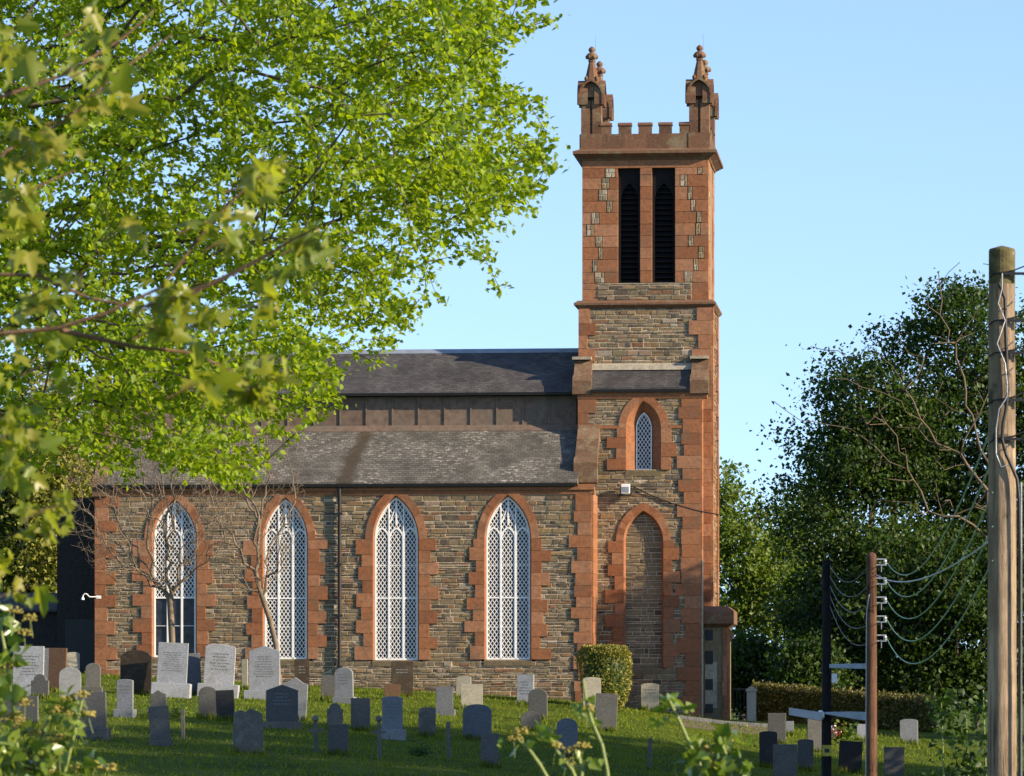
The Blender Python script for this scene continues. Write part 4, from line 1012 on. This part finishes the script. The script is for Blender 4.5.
def stone(px, top, base, wpx, shape, mat, label, rows=0, plinth=None, thick=.13, rz=None, lean=0.0, Yset=None):
    """headstone whose foot, top and width are measured in the photograph; plinth = (width px, height px)"""
    Y = Yset or onground(px, base); s = Y/F; x = at(px, Y); z = ground(x, Y)
    h = wpx*s/2; H = (base-top)*s; r = -R(SR.uniform(-3, 10)) if rz is None else rz
    name = 'gravestone'; zp = 0
    if plinth:
        root = empty(name, (x, Y, z), r); zp = plinth[1]*s; pw = plinth[0]*s/2; pm = MB()
        pm.box(-pw, pw, -thick-.12, thick+.12, -.25, zp, SR.random()); pm.build('plinth', M[mat], root, .015)
    mb = MB(); slab_mesh(mb, shape, h, H-zp+(0 if zp else .3), -thick/2, thick/2, zp or -.3, SR.random())
    if rows: inscription(mb, h, H-zp, -thick/2-.003, rows, .74, zp)
    o = mb.build('slab' if plinth else name, [M[mat], M['letter']], root if plinth else None, .011)
    if not plinth: root = o; o.location = (x, Y, z)
    root.rotation_euler = (R(SR.uniform(-3, 2)), R(SR.choice((0, SR.uniform(-1, 1), SR.uniform(-4, 4)))), r); FEET.append((x, Y, wpx*s/2, r))
    tag(root, label, 'gravestone', 'gravestones in the churchyard')
    return root
ST = [
 (28, 646, 696, 31, 'flat', 'marble', 'wide white slab with lettering at the far left, before the dark annex', 7, (38, 8)),
 (46, 648, 690, 8, 'flat', 'pale', 'narrow pale slab squeezed between the wide white slab and the brown stone'),
 (57, 648, 692, 18, 'flat', 'brown', 'reddish brown flat topped sandstone slab at the left of the vestry door'),
 (73, 652, 684, 13, 'camber', 'creamstone', 'small cream stone just right of the reddish brown slab'),
 (70, 667, 704, 22, 'round', 'pale', 'pale rounded stone standing before the brown and cream stones', 0, None),
 (40, 674, 699, 18, 'shoulder', 'darkgrey', 'small dark grey shouldered stone in front of the wide white slab'),
 (93, 663, 692, 15, 'round', 'greystone', 'grey rounded stone on a base near the left church corner', 0, (20, 5)),
 (136, 650, 694, 32, 'seg', 'darkbrown', 'broad dark brown stone with curved top left of the bare forked tree'),
 (171, 642.5, 697, 30, 'flat', 'marble', 'tall white lettered stone right before the bare forked tree', 9, (39, 14)),
 (194.5, 653, 695, 15, 'flat', 'bluegrey', 'narrow blue grey stone between the two tall white lettered stones'),
 (125, 679, 717, 16.5, 'camber', 'pale', 'light grey stone on a base in front of the broad dark brown stone', 3, (20, 8)),
 (93, 692, 739, 28, 'flat', 'darkgrey', 'bulky dark grey block above the ivy at the lower left', 0, (33, 10)),
 (18, 696, 724, 42, 'flat', 'darkgrey', 'low wide dark block at the left edge behind the ivy'),
 (159, 690, 718, 16, 'peak', 'greystone', 'grey peaked stone rising behind the dark stone under the bare forked tree'),
 (161, 706, 745, 20, 'flat', 'darkgrey', 'dark grey flat topped stone in front of the grey peaked one', 0, (23, 6)),
 (218, 644, 697, 30.5, 'camber', 'marble', 'tall white lettered stone with gently curved top left of the gabled white one', 6, (41, 13)),
 (264.5, 645.5, 699, 31, 'gable', 'marble', 'tall white lettered stone with gabled top at the foot of the leaning bare tree', 9, (40, 9)),
 (245, 659, 690, 6, 'flat', 'creamstone', 'thin cream stone at the left edge of the gabled white stone'),
 (208, 686.5, 719, 18, 'round', 'greystone', 'grey rounded stone beside a darker twin below the tall white stones'),
 (226, 690, 721, 18, 'flat', 'black', 'blackened flat stone touching the right side of the grey rounded stone'),
 (248, 708, 753, 31, 'rough', 'lichen', 'rough lichened double stone low in the shade left of the middle', 0),
 (282, 684.5, 728, 32, 'gable', 'darkgrey', 'wide dark grey gabled stone in front of the pale blue one', 4, (40, 6)),
 (293, 677, 720, 26, 'peak', 'pale', 'pale blue peaked stone half hidden by the wide dark gabled one'),
 (302, 659, 690, 15, 'flat', 'darkbrown', 'dark brown weathered stone under the second nave window', 3),
 (327.5, 675, 700, 14, 'camber', 'darkgrey', 'dark grey stone left of the pale rounded stone by the downpipe'),
 (344.5, 667, 703, 18.5, 'round', 'pale', 'pale rounded stone on a base right of the black downpipe', 4, (22, 6)),
 (335, 703, 730, 16, 'shoulder', 'greystone', 'grey shouldered stone behind a shorter dark block in the shade'),
 (338, 724, 755, 20, 'flat', 'darkgrey', 'short dark block in front of the grey shouldered stone'),
 (360.5, 698, 731, 19, 'flat', 'darkgrey', 'dark square topped stone between the grey shouldered stone and the lettered grey one'),
 (402, 661, 696, 22, 'flat', 'darkbrown', 'dark brown slab against the wall below the third window', 2),
 (392, 684, 700, 16, 'flat', 'brown', 'small brown stone at the foot of the dark brown wall slab'),
 (392.5, 696, 739, 20.5, 'camber', 'pale', 'lettered grey stone on a broad base in the middle left of the lawn', 5, (26, 10)),
 (427, 707, 737, 17, 'camber', 'lichen', 'speckled dark stone right of the lettered grey stone'),
 (444.5, 686.5, 715, 17, 'flat', 'bluegrey', 'slate grey stone on a base left of the two cream stones', 0, (21, 6)),
 (463.5, 676, 699, 15, 'camber', 'creamstone', 'small cream stone close to the church wall behind a larger cream one'),
 (472, 684, 710, 22, 'flat', 'creamstone', 'cream grey flat stone above the big blue grey stone'),
 (477, 704, 739, 28.5, 'seg', 'bluegrey', 'big blue grey lettered stone with curved top in the middle of the lawn', 5),
 (525.5, 674.5, 705, 17, 'flat', 'marble', 'bright white square stone by the wall below the fourth window', 5),
 (538, 688.5, 720, 19, 'round', 'greystone', 'grey rounded stone in front of the bright white square one'),
 (531, 711, 731, 20, 'round', 'darkgrey', 'dark low rounded stone before the grey rounded one'),
 (490, 733.5, 767, 18, 'flat', 'darkgrey', 'dark flat topped stone just below the big blue grey stone'),
 (567, 718, 757, 21, 'round', 'bluegrey', 'blue rounded lettered stone among the ivy stems', 4),
 (592, 677, 711, 18, 'camber', 'creamstone', 'cream stone with curved top in front of the clipped bush'),
 (605, 693.5, 731, 22, 'flat', 'greystone', 'grey flat stone lower right of the cream stone by the bush'),
 (650, 683, 711, 18, 'camber', 'creamstone', 'cream war grave stone alone below the blind arch of the tower', 2),
 (777, 713, 744, 18, 'flat', 'greystone', 'grey flat stone in front of the left end of the hedge'),
 (790, 721, 736, 8, 'flat', 'pale', 'narrow light stone right of the grey flat one by the hedge'),
 (768.5, 731, 768, 18, 'camber', 'black', 'dark stone left of the grey stones below the hedge'),
 (785, 744, 781, 24, 'flat', 'greystone', 'wide grey stone at the bottom edge left of the dark pole'),
 (805.5, 739, 771, 16, 'camber', 'darkgrey', 'dark grey rounded stone just left of the dark pole'),
 (815, 718, 752, 16, 'flat', 'greystone', 'grey slab behind the dark pole below the hedge'),
 (861, 724, 741, 9, 'flat', 'marble', 'small bright white stone left of the brown pole'),
 (849.5, 741, 773, 23, 'flat', 'black', 'black polished stone between the dark pole and the brown pole', 0),
 (909, 719, 744, 18, 'camber', 'pale', 'pale stone with curved top before the right end of the hedge'),
 (894, 747, 781, 20, 'flat', 'darkgrey', 'dark stone right of the brown pole at the bottom edge'),
]
for s_ in ST: stone(*s_)
# small wooden crosses and pegs
def cross(px, top, base, label, arms=True, w=.05):
    Y = onground(px, base); s = Y/F; x = at(px, Y); z = ground(x, Y); H = (base-top)*s
    mb = MB(); mb.box(-w, w, -.03, .03, -.2, H)
    if arms: mb.box(-.2, -w, -.025, .025, H*.68, H*.68+.08); mb.box(w, .2, -.025, .025, H*.68, H*.68+.08); mb.lathe([(.03, H), (.09, H+.05), (.08, H+.14), (.02, H+.19)], (0, 0, 0), 8)
    o = mb.build('grave_marker', M['lichen'], None, .006); o.location = (x, Y, z); o.rotation_euler = (0, R(SR.uniform(-3, 3)), -.1)
    tag(o, label, 'grave marker', 'slim grave markers in the shade')
cross(183, 709, 739, 'slim stone peg right of the dark grey stone in the lower left shade', False)
cross(316.5, 722, 752, 'slim cross shaped marker with a round head left of the short dark block')
cross(380, 722, 758, 'slim dark cross marker below the lettered grey stone')
cross(449, 722, 758, 'slim marker post left of the big blue grey stone', False)
cross(649, 738, 767, 'slim dark post between the ivy stems below the war grave stone', False)
# flowers on a grave by the dark pole
Y = onground(838, 745); x = at(838, Y); z = ground(x, Y); fb = empty('flower_bunch', (x, Y, z)); tag(fb, 'bunch of white and red flowers and yellow green leaves right of the dark pole', 'flowers')
g_ = np.random.default_rng(6)
leaves('foliage', g_.normal(0, 1, (220, 3))*[.22, .1, .16]+[.18, 0, .32], .13, M['mid'], fb, 'kite', .4, .3, 4)
M['petal'] = flat('white petal', (.7, .66, .62), .6, .2); M['petalred'] = flat('red petal', (.4, .03, .03), .6, .2)
for nm, mt, ox in (('white_flowers', 'petal', -.15), ('red_flowers', 'petalred', -.05)): leaves(nm, g_.normal(0, 1, (60, 3))*[.10, .06, .09]+[ox, -.1, .42], .07, M[mt], fb, 'oval', .4, .3, 5)
# small plants at the foot of some stones
def shrub(px, base, wd, ht, mat, label, n=260, size=.07):
    Y = onground(px, base); x = at(px, Y); s = Y/F; g = np.random.default_rng(int(px)); r = empty('small_plant', (x, Y, ground(x, Y))); tag(r, label, 'plant')
    leaves('foliage', np.abs(g.normal(0, 1, (n, 3)))*[1, 1, ht*s*.42]*np.stack([g.choice([-1, 1], n)*wd*s*.3, g.choice([-1, 1], n)*.15, np.ones(n)], 1)+[0, 0, .03], size, M[mat], r, 'kite', .2, .3, int(px))
    mb = MB()
    for k in range(6): a = g.uniform(-.2, .2); mb.tube([(a*.3, 0, -.05), (a, 0, ht*s*.5)], .006, 4)
    mb.build('stems', M['stem'], r)
shrub(634, 707, 14, 12, 'mid', 'little leafy plant between the clipped bush and the war grave stone', 200)
shrub(152, 716, 14, 15, 'mid', 'dark leafy clump left of the grey peaked stone', 240)
shrub(178, 716, 20, 14, 'mid', 'low leafy clump below the tall white stone by the forked tree', 260)
shrub(420, 756, 24, 12, 'dark', 'low dark clump of weeds below the speckled dark stone', 260)
# gate and railings right of the porch
Y = 151.0; s = Y/F; gt = empty('iron_gate', (at(744, Y), Y, ground(at(744, Y), Y))); tag(gt, 'dark iron gate beside a stone gatepost right of the porch', 'gate')
mb = MB(); wg = 22*s
for k in range(7): mb.tube([(-wg/2+wg*k/6, 0, 0), (-wg/2+wg*k/6, 0, 1.15)], .014, 5)
for z_ in (.12, 1.1): mb.box(-wg/2, wg/2, -.02, .02, z_, z_+.05)
mb.build('railing', M['iron'], gt)
gp_ = empty('gatepost', (at(751, Y), Y-.2, ground(at(751, Y), Y))); tag(gp_, 'short pale stone gatepost between the porch and the hedge', 'gatepost')
mb = MB(); mb.box(-.16, .16, -.16, .16, -.3, 1.05, .6); mb.build('shaft', M['creamstone'], gp_, .015); mb = MB(); mb.along_v([(-.2, 1.05), (-.2, 1.12), (0, 1.25), (.2, 1.12), (.2, 1.05)], -.2, .2, .4); mb.build('cap', M['creamstone'], gp_, .01)
# ------------------------------------------------------------------ grass blades
g_ = np.random.default_rng(77); bl_ = []
for _ in range(60000):
    Yg = 96+54*g_.uniform()**.8; bl_.append((g_.uniform(-.125, .125)*Yg+ (0 if g_.uniform() < .5 else 0), Yg))
bl_ = np.array(bl_); bl_[:, 0] = np.clip(bl_[:, 0], -18, 14)
tf_ = []
for fx_, fy_, hw, r_ in FEET:
    for _ in range(90):
        a = g_.uniform(-1.15, 1.15)*hw; tf_.append((fx_+a*math.cos(r_)+g_.normal(0, .03), fy_+a*math.sin(r_)+g_.choice((-.12, .12), p=(.8, .2))+g_.normal(0, .05)))
nb_ = len(bl_); bl_ = np.concatenate([bl_, np.array(tf_)])
Z = np.array([ground(x, y) for x, y in bl_]); k = len(bl_); A = g_.uniform(0, math.pi*2, k); Hh = g_.uniform(.03, .10, k); wd = g_.uniform(.012, .03, k); Hh[nb_:] = g_.uniform(.08, .26, k-nb_)
Hh[:nb_] *= .5+1.0*(.5+.5*np.sin(bl_[:nb_, 0]*1.9+1.3*np.sin(bl_[:nb_, 1]*.8))*np.sin(bl_[:nb_, 1]*1.1+bl_[:nb_, 0]*.6)); V = np.zeros((k, 3, 3)); dx, dy = np.cos(A)*wd, np.sin(A)*wd
V[:, 0] = np.stack([bl_[:, 0]-dx, bl_[:, 1]-dy, Z-.005], 1); V[:, 1] = np.stack([bl_[:, 0]+dx, bl_[:, 1]+dy, Z-.005], 1)
V[:, 2] = np.stack([bl_[:, 0]+g_.normal(0, .03, k), bl_[:, 1]+g_.normal(0, .03, k), Z+Hh], 1)
me = bpy.data.meshes.new('grass'); me.vertices.add(k*3); me.vertices.foreach_set('co', V.reshape(-1)); me.loops.add(k*3); me.loops.foreach_set('vertex_index', np.arange(k*3, dtype=np.int32))
me.polygons.add(k); me.polygons.foreach_set('loop_start', np.arange(0, k*3, 3, dtype=np.int32)); me.update(calc_edges=True)
a_ = me.attributes.new('tint', 'FLOAT', 'FACE'); a_.data.foreach_set('value', g_.uniform(0, 1, k).astype(np.float32))
M['blade'] = leafmat('grass blade', (.05, .085, .005), (.17, .20, .012), (.30, .38, .012), .35, .6, .2); me.materials.append(M['blade'])
tag(bpy.data.objects.new('grass', me), kind='stuff'); COL.objects.link(bpy.data.objects['grass'])
# ================================================================== poles and wires
def polewood(name, a, b):
    m, n, p = nodes(name, .85, .2); v = coords(n, (6, 6, .5)); v2 = coords(n)
    c = ramp(n, noise(n, v, 2.2, 6, .65), [(.3, a), (.7, b)]); kn = ramp(n, noise(n, v2, 5.5, 2, .4), [(.27, .25), (.33, 1)])
    c = mix(n, c, kn, .8, 'MULTIPLY'); ck_ = ramp(n, noise(n, coords(n, (30, 30, .8)), 1.6, 3, .5), [(.36, .25), (.42, 1)]); c = mix(n, c, ck_, .75, 'MULTIPLY'); st_ = ramp(n, noise(n, v2, 1.1, 4, .6), [(.42, .55), (.6, 1.1)]); c = mix(n, c, st_, .8, 'MULTIPLY'); n.links.new(c, p.inputs['Base Color']); bump(n, p, noise(n, v, 6, 6, .75), .9, .03); return m
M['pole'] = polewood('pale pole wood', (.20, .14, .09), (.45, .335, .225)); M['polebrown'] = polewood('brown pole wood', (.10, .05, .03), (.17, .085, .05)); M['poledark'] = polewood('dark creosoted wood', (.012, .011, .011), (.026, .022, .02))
M['galv'] = flat('galvanised steel', (.35, .36, .37), .45, .5, .6, .2, 8); M['cable'] = flat('black cable', (.018, .018, .018), .5, .4, 0, .1, 8, 0); M['wire'] = flat('green coated wire', (.13, .27, .17), .5, .4, 0, .15, 8, 0); M['wiregrey'] = flat('dull grey wire', (.10, .105, .10), .5, .3, 0, .15, 8, 0)
M['porc'] = flat('porcelain insulator', (.42, .42, .40), .3, .5, 0, .1, 8, 0)
# big pole
YA = 40.0; xa = at(1002, YA); za = ground(xa, YA); topA = 443*YA/F - za
pA = empty('utility_pole', (xa, YA, za)); tag(pA, 'tall pale wooden utility pole at the right edge, sunlit on one side', 'utility pole', 'utility poles')
mb = MB(); hs_ = np.linspace(-.5, topA-.05, 14); mb.tube([(rnd.uniform(-.004, .004), 0, z) for z in hs_], [.148-.026*(z/topA) for z in hs_], 24); mb.build('shaft', M['pole'], pA)
M['mosstop'] = flat('mossy pole top', (.11, .095, .045), .9, .1, 0, .5, 12, .6)
mb = MB(); mb.lathe([(.1245, topA-.05-.30), (.124, topA-.035), (.116, topA-.018), (.01, topA+.012)], (0, 0, 0), 24, .5, 0, 0, False); mb.build('pole_top', M['mosstop'], pA)
zA = lambda py: (HZ-py)*YA/F - za
for k, py in enumerate((275, 322, 354, 401, 440)):
    mb = MB(); sg = -1 if k in (0, 2, 4) else 1
    mb.box(-.02, .24, -.155, -.125, zA(py)-.012, zA(py)+.012); mb.tube([(-.128, -.08, zA(py)-.03), (-.09, -.135, zA(py)), (0, -.152, zA(py)+.012), (.09, -.135, zA(py)+.03), (.3, -.12, zA(py)+.11)], .007, 5); mb.build('bracket', M['iron'], pA)
    mb = MB(); mb.lathe([(.012, -.03), (.03, -.02), (.022, .0), (.032, .02), (.018, .045)], (.24, -.14, zA(py)+.012), 10); mb.build('insulator', M['porc'], pA)
def px3(pts, Y, x0, z0, y=-.16): return [(at(px, Y)-x0, y, (HZ-py)*Y/F-z0) for px, py in pts]
mb = MB(); mb.tube(px3([(997, 285), (1003, 300), (1004, 345), (1006, 392), (1004, 410), (1001, 425), (1000, 440), (1004, 455), (1010, 468), (1015, 480), (1017, 500), (1018, 560), (1018, 700), (1018, 800)], YA, xa, za), .016, 6); mb.build('cable', M['cable'], pA)
mb = MB(); mb.tube(px3([(1000, 275), (1000, 290), (996, 305), (1003, 322), (995, 345), (1003, 365), (1005, 385), (1005, 398), (997, 410), (994, 430), (994, 455), (999, 468), (1007, 466)], YA, xa, za, -.17), .007, 5); mb.build('thin_cable', M['galv'], pA)
mb = MB(); mb.tube(px3([(1021, 482), (1021, 600), (1021, 800)], YA, xa, za, -.02), .008, 5); mb.build('earth_wire', M['galv'], pA)
# brown pole
YB = 85.0; xb = at(871.5, YB); zb = ground(xb, YB); topB = (HZ-554)*YB/F - zb
pB = empty('utility_pole', (xb, YB, zb)); tag(pB, 'slim red brown wooden utility pole with five insulators', 'utility pole', 'utility poles')
mb = MB(); mb.tube([(0, 0, -.4), (0, 0, topB*.5), (0, 0, topB-.04)], [.125, .112, .10], 18); mb.lathe([(.10, topB-.041), (.085, topB), (.02, topB+.04)], (0, 0, 0), 18); mb.build('shaft', M['polebrown'], pB)
mb = MB(); mb.tube([(-.115, -.03, 0), (-.108, -.03, topB*.6), (-.10, -.04, topB-1.2), (-.05, -.09, topB-.8)], .012, 5); mb.build('cable', M['galv'], pB)
insB = []
for k in range(5):
    z = (HZ-(562+19*k))*YB/F - zb; insB.append(Vector((xb+.30, YB, zb+z)))
    mb = MB(); mb.box(.09, .30, -.015, .015, z-.07, z-.045); mb.box(.09, .30, -.015, .015, z+.045, z+.07); mb.box(.19, .205, -.012, .012, z-.2, z-.07); mb.build('bracket', M['galv'], pB)
    mb = MB(); mb.lathe([(.02, -.045), (.04, -.03), (.025, 0), (.04, .03), (.02, .045)], (.27, 0, z), 10); mb.build('insulator', M['porc'], pB)
# dark pole
YD = 107.0; xd = at(826.5, YD); zd = ground(xd, YD); topD = (HZ-560)*YD/F - zd
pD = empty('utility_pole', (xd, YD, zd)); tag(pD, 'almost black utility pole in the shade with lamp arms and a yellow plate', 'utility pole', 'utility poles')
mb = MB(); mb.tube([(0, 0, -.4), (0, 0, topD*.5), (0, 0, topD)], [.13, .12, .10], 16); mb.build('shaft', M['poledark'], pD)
zD = lambda py: (HZ-py)*YD/F - zd
M['yellow'] = flat('yellow plate', (.40, .33, .03), .5, .4, 0, .2, 9, 0); M['paleblue'] = flat('pale blue grey paint', (.34, .38, .40), .5, .4, 0, .2, 5)
mb = MB(); mb.box(-.115, .115, -.14, -.13, zD(756), zD(745)); mb.build('warning_plate', M['yellow'], pD)
mb = MB(); mb.box(-.06, .06, -.145, -.1405, zD(752.5), zD(748.5)); mb.build('warning_mark', M['iron'], pD)
mb = MB(); mb.box(.12, .26, -.12, .04, zD(683), zD(673.5)); mb.build('meter_box', M['white'], pD, .01)
def arm(pts, mat, y0, y1):
    mb = MB(); mb.along_v([(at(px, YD)-xd, (HZ-py)*YD/F-zd) for px, py in pts], y0, y1); return mb.build('lamp_arm', M[mat], pD, .008)
arm([(829, 664), (829, 668), (866, 669), (866, 663.5)], 'paleblue', -.12, .2)
arm([(788.5, 707.5), (788.5, 715), (820, 721), (822, 712.5)], 'galv', -.35, -.15)
arm([(824, 712), (824, 714), (856, 719.5), (866, 720.5), (866, 712), (850, 711.5)], 'paleblue', -.35, -.14)
mb = MB(); mb.lathe([(.03, -.12), (.09, -.06), (.10, 0), (.09, .06), (.03, .12)], (at(820, YD)-xd, -.25, zD(715)), 12); mb.build('lamp_joint', M['white'], pD)
def wire(p, q, sag, r, mat, label, group, n=26):
    mb = MB(); mb.tube([p.lerp(q, i/n)-Vector((0, 0, 4*sag*(i/n)*(1-i/n))) for i in range(n+1)], r, 5)
    o = mb.build('wire', M[mat]); tag(o, label, 'wire', group); return o
ordn = ('topmost', 'second from the top', 'middle', 'second from the bottom', 'lowest')
for k in range(5):
    q = Vector((xa-.10, YA-.12, (HZ-(425+34*k))*YA/F))
    wire(insB[k], q, .72, .0085, 'wire', f'{ordn[k]} of the five green wires between brown and big pole', 'green wires between poles')
    p = Vector((xd+.08, YD-.1, (HZ-(566+10*k))*YD/F)); e_ = Vector((xb-.1, YB, insB[k].z-.12))
    wire(p, e_, .34, .008, 'wiregrey', f'{ordn[k]} of the five grey wires between dark and brown pole', 'grey wires between poles')
wire(Vector((xb+.1, YB, (HZ-575)*YB/F)), Vector((xa-.1, YA, (HZ-540)*YA/F)), .25, .010, 'paleblue', 'pale blue cable rising gently from the brown pole to the big pole', None)
for k, py in enumerate((290, 330, 356, 430)):
    wire(Vector((xa+.24, YA-.14, zA(py)+za-.05)), Vector((xa+7, YA-14, zA(py)+za+.8+.2*k)), .5, .006, 'wiregrey' if k % 2 else 'wire', f'{("highest", "second", "third", "lowest")[k]} of the wires leaving the big pole past the right edge', 'wires leaving the big pole')
# ================================================================== foreground plants
# young sycamore reaching in from the left
YS = 14.0; xs0 = -3.6; g_ = np.random.default_rng(51); zs0 = ground(xs0, YS)
syc = empty('sycamore', (xs0, YS, zs0)); tag(syc, 'young sycamore close to the camera with limp new leaves reaching in from the left', 'tree')
c_ = lambda px, py, d=0.0: [at(px, YS)-xs0, d, (HZ-py)*YS/F-zs0]
mains = [[(-330, 420), (-180, 320), (-60, 235), (0, 145), (60, 112), (110, 62), (165, 20)], [(-330, 450), (-160, 330), (-40, 275), (40, 277), (90, 300), (140, 310), (190, 300), (230, 280)], [(-250, 380), (-100, 330), (0, 335), (60, 330), (110, 315), (165, 290), (215, 225), (262, 180), (268, 155)], [(-330, 520), (-150, 480), (-40, 440), (10, 420)], [(-330, 350), (-150, 200), (-20, 100), (60, 70), (120, 30), (150, 0)], [(165, 301), (215, 284), (262, 262), (300, 241), (322, 233)], [(60, 330), (130, 345), (190, 350), (240, 372)], [(-150, 300), (-50, 200), (20, 190), (70, 165)]]
mb = MB(); mb.tube([(0, 0, -.3), (-.03, 0, 1.0), (.02, 0, 2.2), (.05, 0, 3.4)], [.07, .06, .045, .03], 10)
for mn in mains:
    d = g_.uniform(-.4, .4); k = len(mn); pp_ = [c_(px, py, d*i/k) for i, (px, py) in enumerate(mn)]
    mb.tube(pp_, [.0095-.0072*i/(k-1) for i in range(k)], 6)
cl = [(0, 160, 9), (30, 135, 6), (75, 100, 7), (60, 150, 6), (30, 200, 9), (20, 240, 6), (110, 75, 6), (100, 20, 4), (10, 60, 6), (0, 25, 4), (40, 300, 6), (70, 285, 5), (10, 320, 7), (0, 380, 5), (15, 440, 8), (8, 470, 6), (20, 420, 6), (45, 350, 3), (262, 165, 9), (268, 190, 6), (240, 235, 6), (215, 225, 5), (180, 300, 7), (195, 320, 6), (290, 262, 5), (318, 238, 9), (265, 300, 7), (240, 370, 9), (250, 385, 6), (160, 305, 5), (170, 325, 4), (60, 505, 5), (30, 520, 5), (-20, 200, 8), (-30, 340, 8), (-40, 100, 8), (130, 95, 3), (205, 385, 6), (275, 370, 5), (140, 230, 3), (60, 60, 4), (5, 560, 6), (30, 590, 4)]
pp_ = []; tw = mb
for px, py, n in cl:
    d = g_.uniform(-.45, .45)
    for _ in range(int(n*1.9)): pp_.append(np.array(c_(px, py, d))+g_.normal(0, .034, 3)*[1, 1.6, 1])
    p0 = np.array(c_(px, py, d))
    tw.tube([p0+[-.12, 0, -.05], p0+[-.05, 0, -.015], p0], [.004, .003, .002], 4)
mb.build('trunk', M['barkred'], syc)
leaves('crown', pp_, .066, M['syc'], syc, 'palm', -.3, .34, 52, None, None, 1.0)
# ivy along the bottom of the view: leaves, stems and round flower heads
YI = 17.0
def ivy(name, label, stems, leavespx, umb, seed, size=.055, Yv=YI):
    g = np.random.default_rng(seed); x0 = at(sum(s[0][0] for s in stems)/len(stems), Yv); z0 = ground(x0, Yv); r = empty(name, (x0, Yv, z0)); tag(r, label, 'ivy', 'ivy sprays in the foreground')
    cc = lambda px, py, d=0: [at(px, Yv)-x0, d, (HZ-py)*Yv/F-z0]
    mb = MB()
    for st in stems:
        base = cc(st[0][0], st[0][1]); pth = [[base[0]*.4, 0.05, -.1], [base[0]*.8, .03, base[2]*.6]]+[cc(*p) for p in st]
        mb.tube(pth, [.011, .010]+[.009-.004*i/len(st) for i in range(len(st))], 6)
    for px, py in umb:
        e_ = np.array(cc(px, py)); mb.tube([e_+[g.uniform(-.02, .02), 0, -.07], e_], .0022, 4)
    mb.build('stems', M['stem'], r)
    L = []
    for px, py, n, sp in leavespx:
        for _ in range(n): L.append(cc(px+g.normal(0, sp), py+g.normal(0, sp*.8), g.normal(0, .06)))
    leaves('foliage', L, size, M['ivy'], r, 'ivy', .35, .2, seed, None, None, .5)
    for px, py in umb:
        e_ = np.array(cc(px, py)); um = MB()
        for _ in range(30):
            v = g.normal(0, 1, 3); v /= np.linalg.norm(v); v[2] = abs(v[2])*.9-.1; rr = .032*g.uniform(.7, 1.1); t = e_+v*rr
            um.tube([e_, t], .0009, 3); um.lathe([(.001, -.003), (.0055, -.001), (.0055, .002), (.001, .004)], t, 5)
        um.build('flower_head', M['umbel'], r)
    return r
ivy('ivy_plant', 'ivy with yellow green flower heads filling the lower left corner', [[(20, 790), (15, 720), (5, 650), (-5, 600)], [(60, 790), (75, 730), (82, 700)], [(45, 790), (40, 740), (50, 715)], [(90, 800), (110, 775)], [(-30, 790), (-20, 700)]],
    [(5, 620, 14, 8), (8, 655, 14, 7), (12, 690, 10, 8), (20, 740, 40, 16), (55, 750, 36, 16), (10, 770, 50, 16), (60, 700, 14, 10), (75, 725, 14, 10), (-15, 700, 40, 20), (45, 775, 40, 16), (85, 765, 14, 10)],
    [(14, 612), (30, 620), (24, 635), (8, 668), (25, 705), (83, 697), (88, 716), (65, 702), (57, 712), (70, 715), (35, 735), (50, 745), (62, 740), (30, 755), (45, 760), (60, 757), (75, 772), (95, 768), (110, 770), (20, 725), (8, 720), (18, 718), (30, 770), (52, 772)], 61)
ivy('ivy_plant', 'long ivy stem with a bud tip rising at the middle of the bottom edge', [[(609, 790), (607, 770), (602, 745), (592, 722), (587, 705), (583, 680)]], [(586, 712, 6, 4), (594, 722, 5, 6), (584, 697, 4, 3), (605, 760, 3, 5)], [(586, 710)], 62, .045)
ivy('ivy_plant', 'ivy stem with round flower heads left of the long bud tipped stem', [[(560, 800), (540, 765), (528, 748), (516, 738)], [(585, 800), (572, 770), (556, 750)], [(580, 800), (582, 770), (576, 745)]], [(540, 733, 8, 8), (522, 745, 3, 6), (560, 765, 7, 10), (580, 770, 8, 8), (505, 742, 3, 5)], [(514, 740), (520, 733), (556, 748), (573, 752), (583, 748), (566, 764)], 63, .05)
ivy('ivy_plant', 'leafy ivy spray with glossy leaves below the war grave stone', [[(712, 800), (700, 765), (690, 745), (680, 722), (668, 698)], [(735, 800), (728, 760), (722, 745)]], [(668, 700, 7, 6), (662, 720, 7, 5), (683, 710, 5, 6), (690, 750, 14, 9), (715, 752, 22, 12), (725, 740, 12, 8), (710, 772, 24, 12), (685, 770, 8, 7), (735, 765, 12, 8)], [(727, 740), (705, 752), (712, 768)], 64, .058)
# tall weeds beside the big pole
g_ = np.random.default_rng(71); YW = 46.0
for k, (px, top, lab) in enumerate(((943, 700, 'tall dark weed with a leafy tip left of the big pole'), (968, 715, 'bushy dark weed between the tall weed and the big pole'), (985, 690, 'dark weed leaning against the foot of the big pole'))):
    x = at(px, YW); z = ground(x, YW); r = empty('weed', (x, YW, z)); tag(r, lab, 'weed', 'weeds by the big pole'); H = (HZ-top)*YW/F-z
    mb = MB(); mb.tube([(0, 0, -.1), (.04, 0, H*.5), (-.02, 0, H)], [.02, .014, .006], 6); mb.build('stem', M['stem'], r)
    n = (120, 620, 520)[k]; zz = g_.uniform(.25, 1.02, n)*H
    if k == 0: zz[:70] = H*g_.uniform(.93, 1.03, 70)
    q_ = np.stack([g_.normal(0, .10+.13*(k > 0), n), g_.normal(0, .14, n), zz], 1); leaves('foliage', q_, .085, M['dark'], r, 'oval', .2, .3, 72+k, None, None, .2)
